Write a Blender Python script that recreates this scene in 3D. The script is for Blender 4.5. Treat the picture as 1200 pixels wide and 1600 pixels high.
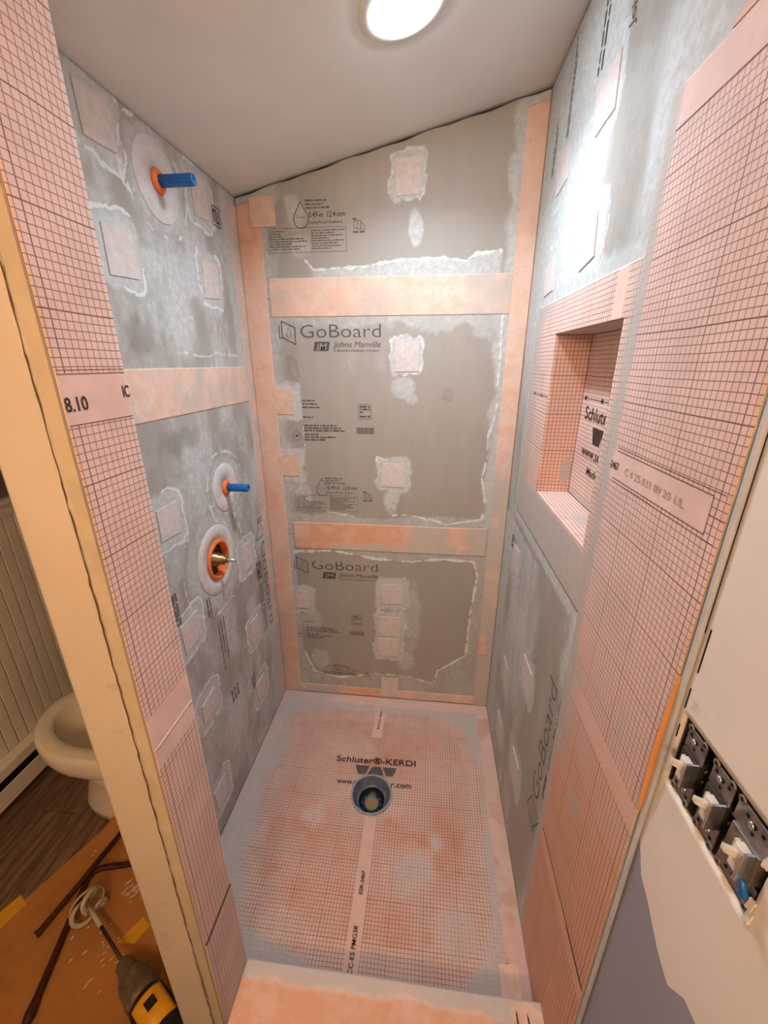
import bpy, bmesh, math, random
import numpy as np
from mathutils import Vector, Matrix
random.seed(7)
scene = bpy.context.scene
COL = scene.collection
for o in list(bpy.data.objects): bpy.data.objects.remove(o)

# ------------------------------------------------------------------ camera, world, exposure
CAM = (0.6675, -1.5587, 1.5309); YAW, PITCH, ROLL, FPX = -0.1101, 0.3482, -0.0022, 639.57
fw = Vector((math.sin(YAW)*math.cos(PITCH), math.cos(YAW)*math.cos(PITCH), -math.sin(PITCH)))
rt = Vector((math.cos(YAW), -math.sin(YAW), 0)); up = rt.cross(fw)
rt, up = rt*math.cos(ROLL)+up*math.sin(ROLL), -rt*math.sin(ROLL)+up*math.cos(ROLL)
cd = bpy.data.cameras.new('camera'); cam = bpy.data.objects.new('camera', cd); COL.objects.link(cam)
cd.sensor_fit = 'VERTICAL'; cd.sensor_height = 36; cd.lens = FPX/1600*36; cd.clip_start = 0.01
cam.matrix_world = Matrix(((rt.x, up.x, -fw.x, CAM[0]), (rt.y, up.y, -fw.y, CAM[1]), (rt.z, up.z, -fw.z, CAM[2]), (0, 0, 0, 1)))
scene.camera = cam
w = bpy.data.worlds.new('world'); scene.world = w; w.use_nodes = True
w.node_tree.nodes['Background'].inputs[0].default_value = (0.9, 0.82, 0.75, 1)
w.node_tree.nodes['Background'].inputs[1].default_value = 0.05
vs = scene.view_settings
vs.view_transform = 'Standard'; vs.look = 'None'; vs.gamma = 1; vs.use_curve_mapping = False; vs.exposure = 0.0
DOWNLIGHT_COLOR, DOWNLIGHT_POWER = (0.84, 1.0, 1.19), 66.0
DOWNLIGHT_BEAM = 8.6
VANITY_COLOR, VANITY_POWER = (1.0, 0.69, 0.43), 96.0

# ------------------------------------------------------------------ dimensions (metres), measured from the membrane's 10 mm grid
W = 0.9834                      # shower width; left wall x=0, right wall x=W, back wall y=0, pan z=0
HL, HR = 2.051, 2.2774          # ceiling height at the left and right walls
XS, Y0, Y1 = 0.246, -1.118, -1.005   # entry post: membrane face x, front y, rear y
ZF = -0.06                      # bathroom floor
XL, YB, YF = -0.90, 0.60, -2.60      # bathroom: far-left wall, far wall, wall behind the camera
ceil_z = lambda x: HL+(HR-HL)/W*x

# ------------------------------------------------------------------ materials
def lin(c): return tuple(((v/255)/12.92 if v/255 <= .04045 else ((v/255+.055)/1.055)**2.4) for v in c)+(1,)
class NT:
    def __init__(s, name):
        s.m = bpy.data.materials.new(name); s.m.use_nodes = True; s.t = s.m.node_tree; s.b = s.t.nodes['Principled BSDF']; s.tc = None
    def n(s, typ, ins={}, **kw):
        x = s.t.nodes.new(typ)
        for k, v in kw.items(): setattr(x, k, v)
        for k, v in ins.items(): s.set(x.inputs[k], v)
        return x
    def set(s, sock, v):
        if isinstance(v, bpy.types.NodeSocket): s.t.links.new(v, sock)
        elif isinstance(v, bpy.types.Node): s.t.links.new(v.outputs[0], sock)
        else: sock.default_value = v
    def math(s, op, a, b=0.0, c=0.0, clamp=False): return s.n('ShaderNodeMath', {0: a, 1: b, 2: c}, operation=op, use_clamp=clamp).outputs[0]
    def coord(s, scale=(1, 1, 1)):
        if s.tc is None: s.tc = s.n('ShaderNodeTexCoord').outputs['Object']
        if scale == (1, 1, 1): return s.tc
        return s.n('ShaderNodeMapping', {'Vector': s.tc, 'Scale': scale}).outputs[0]
    def noise(s, sc, det=4, rough=.6, scale=(1, 1, 1), dist=0): return s.n('ShaderNodeTexNoise', {'Vector': s.coord(scale), 'Scale': sc, 'Detail': det, 'Roughness': rough, 'Distortion': dist}).outputs[0]
    def ramp(s, f, a, b): return s.n('ShaderNodeMapRange', {0: f, 1: a, 2: b, 3: 0.0, 4: 1.0}, clamp=True, interpolation_type='SMOOTHSTEP').outputs[0]
    def mix(s, f, a, b):
        x = s.n('ShaderNodeMix', data_type='RGBA'); s.set(x.inputs[0], f); s.set(x.inputs[6], a); s.set(x.inputs[7], b); return x.outputs[2]
    def out(s, col, rough=.7, bump=None, bs=.2, bd=.002, metal=0, spec=.3):
        s.set(s.b.inputs['Base Color'], col); s.set(s.b.inputs['Roughness'], rough); s.b.inputs['Metallic'].default_value = metal
        s.b.inputs['Specular IOR Level'].default_value = spec
        if bump is not None: s.set(s.b.inputs['Normal'], s.n('ShaderNodeBump', {'Height': bump, 'Strength': bs, 'Distance': bd}))
        return s.m
    def paint(s):
        a = s.n('ShaderNodeAttribute', attribute_name='paint'); r = s.n('ShaderNodeSeparateColor', {0: a.outputs['Color']}); return r.outputs[0], r.outputs[1], r.outputs[2]

def simple(name, c, rough=.6, var=.12, sc=30, metal=0, bs=0, spec=.3, bd=.002):
    n = NT(name); k = n.noise(sc); c0 = lin(c); lo = tuple(v*(1-var) for v in c0[:3])+(1,); hi = tuple(min(1, v*(1+var)) for v in c0[:3])+(1,)
    return n.out(n.mix(n.ramp(k, .3, .7), lo, hi), rough, k if bs else None, bs, bd, metal, spec)

def board_mat():
    n = NT('foam_board_with_thinset'); R, G, D = n.paint()
    fine = n.noise(55, 6, .7); streak = n.noise(14, 5, .65, (1, 1, .35)); grit = n.noise(260, 3, .6)
    base = n.mix(n.ramp(streak, .3, .75), lin((163, 155, 144)), lin((169, 161, 150)))
    e = n.math('ADD', R, n.math('MULTIPLY_ADD', fine, .34, -.17)); e = n.math('ADD', e, n.math('MULTIPLY_ADD', streak, .5, -.25))
    sm = n.ramp(e, .22, .85)
    thin = n.mix(n.ramp(fine, .3, .75), lin((184, 183, 177)), lin((208, 208, 203)))
    col = n.mix(sm, base, thin)
    g = n.ramp(n.math('ADD', G, n.math('MULTIPLY_ADD', fine, 1.0, -.55)), .30, .62)
    col = n.mix(n.math('MULTIPLY', g, .85), col, lin((226, 226, 221)))
    d = n.ramp(n.math('ADD', D, n.math('MULTIPLY_ADD', fine, .7, -.35)), .3, .8)
    col = n.mix(n.math('MULTIPLY', d, .55), col, lin((116, 108, 98)))
    h = n.math('ADD', n.math('MULTIPLY', sm, .6), n.math('ADD', n.math('MULTIPLY', g, 1.2), n.math('MULTIPLY', grit, .22)))
    return n.out(col, n.math('MULTIPLY_ADD', sm, .15, .58), h, .35, .0016)

def tape_mat():
    n = NT('sealing_band_fleece'); R, G, D = n.paint()
    fine = n.noise(70, 6, .7); blot = n.noise(22, 5, .7); fib = n.noise(300, 3, .7)
    base = n.mix(n.ramp(blot, .38, .62), lin((226, 184, 160)), lin((230, 200, 182)))
    base = n.mix(n.ramp(n.math('ADD', G, n.math('MULTIPLY_ADD', blot, 1.6, -.85)), .2, .75), base, lin((222, 164, 128)))
    sm = n.ramp(n.math('ADD', R, n.math('MULTIPLY_ADD', fine, .9, -.45)), .25, .8)
    col = n.mix(n.math('MULTIPLY', sm, .9), base, n.mix(fine, lin((176, 166, 154)), lin((212, 200, 189))))
    h = n.math('ADD', n.math('MULTIPLY', sm, .6), n.math('MULTIPLY', fib, .35))
    return n.out(col, .75, h, .4, .0012)

def membrane_mat(name, pink, orange, line, lw=.0005, lwb=.0008, dull=.86):
    n = NT(name); R, G, P = n.paint()
    q = n.n('ShaderNodeAttribute', attribute_name='guv').outputs['Vector']; s3 = n.n('ShaderNodeSeparateXYZ', {0: q})
    wob = n.math('MULTIPLY_ADD', n.noise(6, 2), .004, -.002)
    fine = n.noise(80, 6, .7); blot = n.noise(11, 5, .65); fib = n.noise(420, 3, .7)
    lines = None
    for k in (0, 1):
        x = n.math('ADD', s3.outputs[k], wob)
        a = n.ramp(n.math('PINGPONG', x, .005), lw*1.5, lw*.6)
        b = n.ramp(n.math('PINGPONG', x, .05), lwb*1.5, lwb*.6)
        a = n.math('MAXIMUM', n.math('MULTIPLY', a, .92), b)
        lines = a if lines is None else n.math('MAXIMUM', lines, a)
    base = n.mix(n.ramp(blot, .3, .7), lin(pink), lin(tuple(min(255, v+14) for v in pink)))
    base = n.mix(n.ramp(n.math('ADD', G, n.math('MULTIPLY_ADD', blot, 1.0, -.5)), .2, .8), base, lin(orange))
    base = n.mix(n.math('MULTIPLY', n.ramp(fib, .45, .7), .18), base, lin((240, 215, 205)))
    keep = n.math('SUBTRACT', 1.0, n.ramp(P, .42, .58))
    col = n.mix(n.math('MULTIPLY', lines, n.math('MULTIPLY', keep, .92)), base, lin(line))
    sm = n.ramp(n.math('ADD', R, n.math('MULTIPLY_ADD', fine, .8, -.4)), .2, .95)
    col = n.mix(n.math('MULTIPLY', sm, dull), col, n.mix(fine, lin((160, 152, 142)), lin((206, 198, 190))))
    h = n.math('ADD', n.math('MULTIPLY', fib, .3), n.math('MULTIPLY', sm, .5))
    return n.out(col, .72, h, .35, .001)

def cream_mat(name, c1, c2):
    n = NT(name); R, G, D = n.paint(); a = n.noise(5, 4); f = n.noise(60, 4)
    col = n.mix(n.ramp(a, .3, .7), lin(c1), lin(c2))
    e = n.ramp(n.math('ADD', R, n.math('MULTIPLY_ADD', n.noise(38, 5, .7, (1, 1, .5)), .5, -.25)), .42, .58)
    col = n.mix(e, col, n.mix(a, lin((148, 148, 162)), lin((158, 157, 170))))
    col = n.mix(n.math('MULTIPLY', n.ramp(n.math('ADD', D, n.math('MULTIPLY_ADD', f, .9, -.45)), .3, .8), .4), col, lin((150, 128, 104)))
    col = n.mix(n.ramp(n.math('ADD', G, n.math('MULTIPLY_ADD', f, .6, -.3)), .3, .7), col, lin((240, 234, 222)))
    return n.out(col, .55, n.math('ADD', n.math('MULTIPLY', a, .5), n.math('MULTIPLY', f, .1)), .12, .004)

def lines_board(): return None
M = {}
M['board'] = board_mat(); M['tape'] = tape_mat()
M['mesh'] = membrane_mat('pink_grid_membrane', (224, 190, 178), (224, 168, 138), (112, 72, 60))
M['pan'] = membrane_mat('pan_grid_membrane', (206, 168, 150), (204, 140, 110), (112, 76, 62), .0006, .0008, .9)
M['niche'] = membrane_mat('niche_grid_membrane', (226, 190, 174), (222, 150, 114), (116, 70, 56), .0006, .0009)
M['cream'] = cream_mat('cream_drywall_paint', (205, 187, 163), (212, 195, 173)); M['cream_light'] = cream_mat('cream_paint_lightened', (234, 224, 212), (240, 231, 220))  # right wall's cream lightened, post's darkened: uneven light made up in the colour
M['patch'] = simple('fleece_patch', (212, 198, 190), .8, .07, 60, bs=.3)
M['patch_orange'] = simple('fleece_patch_orange', (222, 186, 162), .8, .10, 40, bs=.3)
M['gasket'] = simple('white_gasket_fleece', (214, 208, 202), .75, .08, 40, bs=.25)
M['ink'] = simple('printed_ink', (88, 80, 73), .7, .15, 60)
M['ink_faint'] = simple('faded_ink', (112, 103, 94), .7, .12, 60)
M['emblem_ground'] = simple('board_grey_emblem', (160, 152, 141), .7, .06, 40)
M['ink_dark'] = simple('black_print', (66, 48, 44), .7, .15, 60)
M['ink_blue'] = simple('pencil_grey_print', (186, 150, 134), .7, .1, 60)
M['ceil'] = simple('ceiling_paint', (226, 220, 215), .6, .03, 4, bs=.1)
M['stud'] = simple('dark_stud_wall', (62, 50, 42), .9, .2, 20)
M['plaster'] = simple('bathroom_wall_paint', (214, 200, 182), .7, .03, 6)
M['purple'] = simple('dusk_purple_wall_paint', (112, 102, 110), .7, .04, 6)
M['beadboard'] = simple('painted_beadboard', (234, 226, 212), .5, .03, 8)
M['white_trim'] = simple('white_trim_paint', (224, 218, 206), .5, .03, 8)
M['heater'] = simple('enamelled_heater', (230, 222, 206), .4, .03, 8)
M['black'] = simple('black_void', (18, 16, 14), .8, .1, 8)
M['porcelain'] = simple('porcelain', (232, 222, 202), .12, .01, 4, spec=.6)
M['wood'] = simple('bare_pine_edge', (198, 180, 150), .7, .07, 18, bs=.2)
M['plastic_blue'] = simple('blue_plastic', (22, 104, 178), .35, .05, 20, spec=.5)
M['plastic_orange'] = simple('orange_rubber_seal', (236, 122, 62), .5, .06, 20)
M['gap_shadow'] = simple('torn_edge_gap_shadow', (96, 70, 48), .9, .2, 60)  # brown that paints the gap's shade along the torn edge
M['line_ink'] = simple('brown_rule_ink', (112, 72, 60), .7, .08, 60)
M['flap_orange'] = simple('membrane_underside', (226, 158, 96), .7, .06, 20)
M['bead'] = simple('plaster_corner_bead', (196, 198, 202), .6, .05, 20)
M['brass'] = simple('tarnished_brass', (150, 126, 92), .35, .2, 60, metal=.9)
M['steel'] = simple('galvanised_steel', (150, 140, 132), .42, .25, 70, metal=.75, bs=.2)
M['steel_bright'] = simple('bright_zinc', (205, 205, 205), .25, .1, 50, metal=.9)
M['steel_dark'] = simple('dark_steel', (72, 62, 54), .5, .3, 40, metal=.4)
M['switch_white'] = simple('ivory_plastic', (232, 220, 206), .4, .02, 10)
M['drain_grey'] = simple('grey_abs_plastic', (98, 104, 112), .4, .12, 40, spec=.5)
M['drain_rim'] = simple('dusty_drain_rim', (150, 150, 150), .5, .15, 60)
M['drain_black'] = simple('black_abs_plastic', (26, 27, 28), .35, .2, 40, spec=.5)
M['water'] = simple('murky_drain_water', (150, 122, 88), .1, .1, 10, spec=.5)
M['kraft'] = simple('kraft_floor_paper', (172, 116, 62), .7, .12, 9, bs=.2)
M['yellow'] = simple('yellow_tape', (214, 160, 40), .5, .06, 20)
M['yellow_plastic'] = simple('yellow_tool_plastic', (224, 164, 34), .4, .08, 30)
M['tool_black'] = simple('black_tool_rubber', (34, 32, 30), .6, .2, 40)
M['tool_grey'] = simple('dusty_tool_metal', (118, 104, 84), .5, .25, 60, metal=.4)
M['dusty'] = simple('thinset_caked_steel', (190, 176, 152), .8, .12, 60)
M['rust'] = simple('rusty_bar', (74, 44, 30), .5, .3, 60, metal=.3, bs=.3)
M['splash'] = simple('dried_thinset_splash', (216, 200, 178), .8, .05, 60)
def wood_floor():
    n = NT('dark_wood_plank'); g = n.noise(9, 6, .65, (7, .7, 1)); f = n.noise(40, 4, .6, (8, .8, 1))
    col = n.mix(n.ramp(g, .3, .7), lin((82, 62, 48)), lin((134, 108, 86)))
    return n.out(n.mix(n.math('MULTIPLY', n.ramp(f, .55, .75), .4), col, lin((140, 118, 96))), .45, f, .1)
M['plank'] = wood_floor()
def emit(name, c, s):
    m = bpy.data.materials.new(name); m.use_nodes = True; t = m.node_tree; t.nodes.remove(t.nodes['Principled BSDF'])
    e = t.nodes.new('ShaderNodeEmission'); e.inputs[0].default_value = c+(1,); e.inputs[1].default_value = s
    t.links.new(e.outputs[0], t.nodes['Material Output'].inputs[0]); return m
M['lens'] = emit('lit_downlight_lens', DOWNLIGHT_COLOR, DOWNLIGHT_POWER)
M['globe'] = emit('lit_frosted_globe', VANITY_COLOR, VANITY_POWER)

# ------------------------------------------------------------------ object helpers
def link(name, me, mat=None, parent=None, smooth=False):
    o = bpy.data.objects.new(name, me); COL.objects.link(o)
    if mat is not None and not me.materials: me.materials.append(M[mat] if isinstance(mat, str) else mat)
    if parent is not None: o.parent = parent
    if smooth: me.polygons.foreach_set('use_smooth', [True]*len(me.polygons))
    return o
def tag(o, label=None, cat=None, group=None, kind=None):
    for k, v in (('label', label), ('category', cat), ('group', group), ('kind', kind)):
        if v: o[k] = v
    return o
def empty(name, loc=(0, 0, 0), rz=0):
    o = bpy.data.objects.new(name, None); COL.objects.link(o); o.location = loc; o.rotation_euler = (0, 0, rz); o.empty_display_size = .05; return o
def mesh(verts, faces):
    me = bpy.data.meshes.new('m'); me.from_pydata([tuple(v) for v in verts], [], faces); me.update(); return me
def from_bm(bm):
    bmesh.ops.recalc_face_normals(bm, faces=bm.faces[:]); me = bpy.data.meshes.new('m'); bm.to_mesh(me); bm.free(); return me
def add_box(bm, a, b, bev=0):
    g = bmesh.ops.create_cube(bm, size=1); vs_ = g['verts']
    for v in vs_: v.co = Vector([(a[i]+b[i])/2+v.co[i]*(b[i]-a[i]) for i in range(3)])
    if bev: bmesh.ops.bevel(bm, geom=list({e for v in vs_ for e in v.link_edges}), offset=bev, segments=2, affect='EDGES', profile=.6)
def box(name, a, b, mat, parent=None, bev=0):
    bm = bmesh.new(); add_box(bm, a, b, bev); return link(name, from_bm(bm), mat, parent)
def prism(poly, z0, z1):          # plan polygon, z0/z1 numbers or functions of x
    f0 = z0 if callable(z0) else (lambda x: z0); f1 = z1 if callable(z1) else (lambda x: z1); n = len(poly)
    vs_ = [(x, y, f0(x)) for x, y in poly]+[(x, y, f1(x)) for x, y in poly]
    bm = bmesh.new(); V = [bm.verts.new(v) for v in vs_]
    bm.faces.new(V[:n][::-1]); bm.faces.new(V[n:])
    for i in range(n): j = (i+1) % n; bm.faces.new((V[i], V[j], V[n+j], V[n+i]))
    return from_bm(bm)
def lathe_bm(bm, prof, mtx=None, seg=40, closed=True):   # prof: (r, h) list about local Z
    mtx = mtx or Matrix.Identity(4); rings = []
    for r, h in prof:
        if r < 1e-6: rings.append([bm.verts.new(mtx @ Vector((0, 0, h)))])
        else: rings.append([bm.verts.new(mtx @ Vector((r*math.cos(2*math.pi*i/seg), r*math.sin(2*math.pi*i/seg), h))) for i in range(seg)])
    for a, b in zip(rings, rings[1:]):
        for i in range(seg):
            j = (i+1) % seg
            if len(a) == 1 and len(b) == 1: continue
            if len(a) == 1: bm.faces.new((a[0], b[i], b[j]))
            elif len(b) == 1: bm.faces.new((a[i], a[j], b[0]))
            else: bm.faces.new((a[i], a[j], b[j], b[i]))
def lathe(name, prof, mat, parent=None, mtx=None, seg=40):
    bm = bmesh.new(); lathe_bm(bm, prof, mtx, seg); return link(name, from_bm(bm), mat, parent, True)
def axis(loc, d):                 # matrix taking local Z to direction d
    q = Vector(d).normalized().to_track_quat('Z', 'Y'); return Matrix.Translation(Vector(loc)) @ q.to_matrix().to_4x4()
def tube_bm(bm, pts, r, seg=10):
    pts = [Vector(p) for p in pts]; rr = r if isinstance(r, (list, tuple)) else [r]*len(pts); rings = []; ref = None
    for i, p in enumerate(pts):
        d = (pts[min(i+1, len(pts)-1)]-pts[max(i-1, 0)]).normalized()
        if ref is None: ref = d.orthogonal().normalized()
        ref = (ref-d*ref.dot(d)).normalized(); b = d.cross(ref)
        rings.append([bm.verts.new(p+(ref*math.cos(2*math.pi*k/seg)+b*math.sin(2*math.pi*k/seg))*rr[i]) for k in range(seg)])
    for a, b in zip(rings, rings[1:]):
        for k in range(seg): j = (k+1) % seg; bm.faces.new((a[k], a[j], b[j], b[k]))
    bm.faces.new(rings[0][::-1]); bm.faces.new(rings[-1])
def tube(name, pts, r, mat, parent=None, seg=10):
    bm = bmesh.new(); tube_bm(bm, pts, r, seg); return link(name, from_bm(bm), mat, parent, True)

# ------------------------------------------------------------------ wall frames and painted panels
FR = {'B': lambda u, v, n: (u, -n, v), 'L': lambda u, v, n: (n, u, v), 'R': lambda u, v, n: (W-n, -u, v), 'F': lambda u, v, n: (u, v, n),
      'E': lambda u, v, n: (XS+n, u, v), 'C': lambda u, v, n: (u, Y0-n, v)}
def vnoise(U, V, su, sv, seed):
    rs = np.random.RandomState(seed); T = rs.rand(64, 64); x = U*su+100; y = V*sv+100
    xi = np.floor(x).astype(int); yi = np.floor(y).astype(int); fx = x-xi; fy = y-yi; fx = fx*fx*(3-2*fx); fy = fy*fy*(3-2*fy)
    g = lambda a, b: T[a % 64, b % 64]
    return (g(xi, yi)*(1-fx)+g(xi+1, yi)*fx)*(1-fy)+(g(xi, yi+1)*(1-fx)+g(xi+1, yi+1)*fx)*fy
def fbm(U, V, su, sv, seed, octv=4):
    t = 0; a = .5; s = 0
    for k in range(octv): t = t+a*vnoise(U, V, su*2**k, sv*2**k, seed+k*13); s += a; a *= .55
    return t/s
def sstep(x, a, b): t = np.clip((x-a)/(b-a), 0, 1); return t*t*(3-2*t)
def pdist(U, V, pts):
    d = np.full(U.shape, 9.)
    for (ax, ay), (bx, by) in zip(pts, pts[1:]):
        dx, dy = bx-ax, by-ay; t = np.clip(((U-ax)*dx+(V-ay)*dy)/max(dx*dx+dy*dy, 1e-9), 0, 1)
        d = np.minimum(d, np.hypot(U-ax-t*dx, V-ay-t*dy))
    return d
def inside(U, V, poly):
    r = np.zeros(U.shape, bool); n = len(poly)
    for i in range(n):
        x1, y1 = poly[i]; x2, y2 = poly[(i+1) % n]
        c = ((y1 > V) != (y2 > V)) & (U < (x2-x1)*(V-y1)/((y2-y1) if abs(y2-y1) > 1e-9 else 1e-9)+x1); r ^= c
    return r
def rdist(U, V, cu, cv, hu, hv):
    du = np.abs(U-cu)-hu; dv = np.abs(V-cv)-hv
    return np.hypot(np.maximum(du, 0), np.maximum(dv, 0))+np.minimum(np.maximum(du, dv), 0)

def panel(name, fr, u0, u1, v0, v1, mat, parent, paint=None, n=0., th=.012, res=.004, top=None, holes=(), circles=(), off=(0, 0), jag=0, bulge=None):
    def ticks(a, b, extra):
        t = np.linspace(a, b, max(2, int(math.ceil((b-a)/res))+1))
        for e in extra:
            if a < e < b: t[np.argmin(abs(t-e))] = e
        return t
    us = ticks(u0, u1, [e for h in holes for e in h[:2]]); vv = ticks(v0, v1, [e for h in holes for e in h[2:]])
    U, V = np.meshgrid(us, vv, indexing='ij')
    if top is not None:
        tp = np.array([top(u) for u in us]); V = v0+(V-v0)/(v1-v0)*(np.minimum(tp, v1)[:, None]-v0)
    for cu, cv, r in circles:
        d = np.hypot(U-cu, V-cv); k = abs(d-r) < res*.62; U = np.where(k, cu+(U-cu)/np.maximum(d, 1e-6)*r, U); V = np.where(k, cv+(V-cv)/np.maximum(d, 1e-6)*r, V)
    nu, nv = U.shape; P = np.zeros((nu, nv, 4)); P[..., 3] = 1
    if paint is not None:
        for k, c in enumerate(paint(U, V)): P[..., k] = np.clip(c, -1, 1.5)
    Uo, Vo = U, V
    if jag:
        e = (fbm(U*0, V, 1, 60, 3)-.5)*2*jag; wv = np.zeros_like(U); wv[-1, :] = 1; U = U+e*wv
    N = np.full(U.shape, n)
    if bulge is not None: N = N+bulge(U, V)
    idx = np.arange(nu*nv).reshape(nu, nv)
    F = np.stack([idx[:-1, :-1], idx[1:, :-1], idx[1:, 1:], idx[:-1, 1:]], -1).reshape(-1, 4)
    cu_ = (U[:-1, :-1]+U[1:, 1:]).ravel()/2; cv_ = (V[:-1, :-1]+V[1:, 1:]).ravel()/2; keep = np.ones(len(F), bool)
    for a, b, c, d in holes: keep &= ~((cu_ > a) & (cu_ < b) & (cv_ > c) & (cv_ < d))
    for a, b, r in circles: keep &= np.hypot(cu_-a, cv_-b) > r
    F = F[keep]
    X = FR[fr](U.ravel(), V.ravel(), N.ravel()); X = np.stack([np.broadcast_to(c, U.size) for c in X], -1).astype(float)
    E = np.concatenate([F[:, [0, 1]], F[:, [1, 2]], F[:, [2, 3]], F[:, [3, 0]]]); S = np.sort(E, 1); key = S[:, 0].astype(np.int64)*nu*nv+S[:, 1]
    _, inv, cnt = np.unique(key, return_inverse=True, return_counts=True); bd = E[cnt[inv] == 1]
    bv = np.unique(bd); mp = -np.ones(nu*nv, int); mp[bv] = np.arange(len(bv))+nu*nv
    Xb = FR[fr](U.ravel()[bv], V.ravel()[bv], N.ravel()[bv]-th); Xb = np.stack([np.broadcast_to(c, len(bv)) for c in Xb], -1).astype(float)
    SF = np.stack([bd[:, 1], bd[:, 0], mp[bd[:, 0]], mp[bd[:, 1]]], -1)
    X = np.concatenate([X, Xb]); F = np.concatenate([F, SF]); Pf = P.reshape(-1, 4); Pf = np.concatenate([Pf, Pf[bv]])
    G = np.stack([Uo.ravel()+off[0], Vo.ravel()+off[1], 0*U.ravel()], -1); G = np.concatenate([G, G[bv]])
    used = np.unique(F); rm = -np.ones(len(X), int); rm[used] = np.arange(len(used)); F = rm[F]; X = X[used]; Pf = Pf[used]; G = G[used]
    me = bpy.data.meshes.new('m'); me.vertices.add(len(X)); me.vertices.foreach_set('co', X.ravel().astype(np.float32))
    me.loops.add(len(F)*4); me.loops.foreach_set('vertex_index', F.ravel().astype(np.int32))
    me.polygons.add(len(F)); me.polygons.foreach_set('loop_start', np.arange(0, len(F)*4, 4, dtype=np.int32)); me.update(calc_edges=True)
    a = me.attributes.new('paint', 'FLOAT_COLOR', 'POINT'); a.data.foreach_set('color', Pf.ravel().astype(np.float32))
    g = me.attributes.new('guv', 'FLOAT_VECTOR', 'POINT'); g.data.foreach_set('vector', G.ravel().astype(np.float32))
    return link(name, me, mat, parent)

def slab(name, fr, poly, mat, parent, n=0., th=.0015, curl=0):    # flat piece stuck on a wall
    k = len(poly); cx = sum(p[0] for p in poly)/k; cy = sum(p[1] for p in poly)/k; bm = bmesh.new()
    ps = []                                                        # subdivided outline, slightly wavy
    for i in range(k):
        a, b = poly[i], poly[(i+1) % k]
        for t in (0, .25, .5, .75): ps.append((a[0]+(b[0]-a[0])*t+random.uniform(-.0006, .0006), a[1]+(b[1]-a[1])*t+random.uniform(-.0006, .0006)))
    A = [bm.verts.new(FR[fr](x, y, n+th+random.uniform(0, .0006)*(1 if curl else 0))) for x, y in ps]; B_ = [bm.verts.new(FR[fr](x, y, n)) for x, y in ps]
    c = bm.verts.new(FR[fr](cx, cy, n+th*1.25)); m = len(ps)
    for i in range(m): j = (i+1) % m; bm.faces.new((A[i], A[j], c)); bm.faces.new((A[j], A[i], B_[i], B_[j]))
    return link(name, from_bm(bm), mat, parent)

def place(fr, pts2, n): return [FR[fr](x, y, n) for x, y in pts2]
def text(s, fr, u, v, w, h, parent, mat='ink', rot=0, bold=0, shear=0, n=.0006, cut=None, name='printed_lettering'):
    cu = bpy.data.curves.new('t', 'FONT'); cu.body = s; cu.size = 1; cu.offset = bold; cu.shear = shear; cu.resolution_u = 3
    o = bpy.data.objects.new('t', cu); COL.objects.link(o); dg = bpy.context.evaluated_depsgraph_get()
    me = bpy.data.meshes.new_from_object(o.evaluated_get(dg)); bpy.data.objects.remove(o)
    c = np.array([x.co[:] for x in me.vertices]); lo = c.min(0); hi = c.max(0)
    capy = .73; X = (c[:, 0]-lo[0])/(hi[0]-lo[0])*w; Y = c[:, 1]/capy*h
    a = math.radians(rot); A = u+X*math.cos(a)-Y*math.sin(a); B_ = v+X*math.sin(a)+Y*math.cos(a)
    for x, p in zip(me.vertices, zip(A, B_)): x.co = FR[fr](p[0], p[1], n)
    if cut is not None:                                            # part of the print buried under thinset
        bm = bmesh.new(); bm.from_mesh(me); bmesh.ops.bisect_plane(bm, geom=bm.verts[:]+bm.edges[:]+bm.faces[:], plane_co=cut[0], plane_no=cut[1], clear_outer=True); bm.to_mesh(me); bm.free()
    me.materials.clear(); return link(name, me, mat, parent)
def marks(fr, polys, parent, mat='ink', n=.0006, name='printed_mark'):   # filled flat shapes
    V, F = [], []
    for p in polys: b = len(V); V += place(fr, p, n); F.append(tuple(range(b, b+len(p))))
    return link(name, mesh(V, F), mat, parent)
def stroke(pts, w, closed=False):
    P = [Vector(p) for p in pts]; out = []; m = len(P)
    for i in range(m if closed else m-1):
        a, b = P[i], P[(i+1) % m]; d = (b-a).normalized(); q = Vector((-d.y, d.x))*w/2; e = d*w*.3
        out.append([tuple(a-e-q), tuple(b+e-q), tuple(b+e+q), tuple(a-e+q)])
    return out
def drop(cx, cy, h, w_):
    pts = [(cx, cy+h/2)]
    for i in range(13): a = math.radians(35-250*i/12); pts.append((cx+w_/2*math.cos(a), cy-h/2+w_/2+w_/2*math.sin(a)))
    return stroke(pts, h*.035, True)
def fine_lines(u0, u1, vs_, h, seed=1):                            # rows of illegibly small print
    rs = random.Random(seed); out = []
    for v, frac in vs_:
        x = u0; end = u0+(u1-u0)*frac
        while x < end:
            l = rs.uniform(.6, 3.2)*h*1.1; l = min(l, end-x); hh = h*rs.uniform(.55, .8)
            if l > h*.3: out.append([(x, v), (x+l, v), (x+l, v+hh), (x, v+hh)])
            x += l+h*.45
    return out
def rot_pts(polys, u, v, deg, k=1.0):
    a = math.radians(deg); return [[(u+k*(x*math.cos(a)-y*math.sin(a)), v+k*(x*math.sin(a)+y*math.cos(a))) for x, y in p] for p in polys]

# ================================================================== SETTING
# ---- ceiling
cl = prism([(XL, YF), (W+.12, YF), (W+.12, YB), (XL, YB)], ceil_z, lambda x: ceil_z(x)+.03)
ceiling = tag(link('ceiling', cl, 'ceil'), 'sloped white painted ceiling over the shower', kind='structure')

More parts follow.
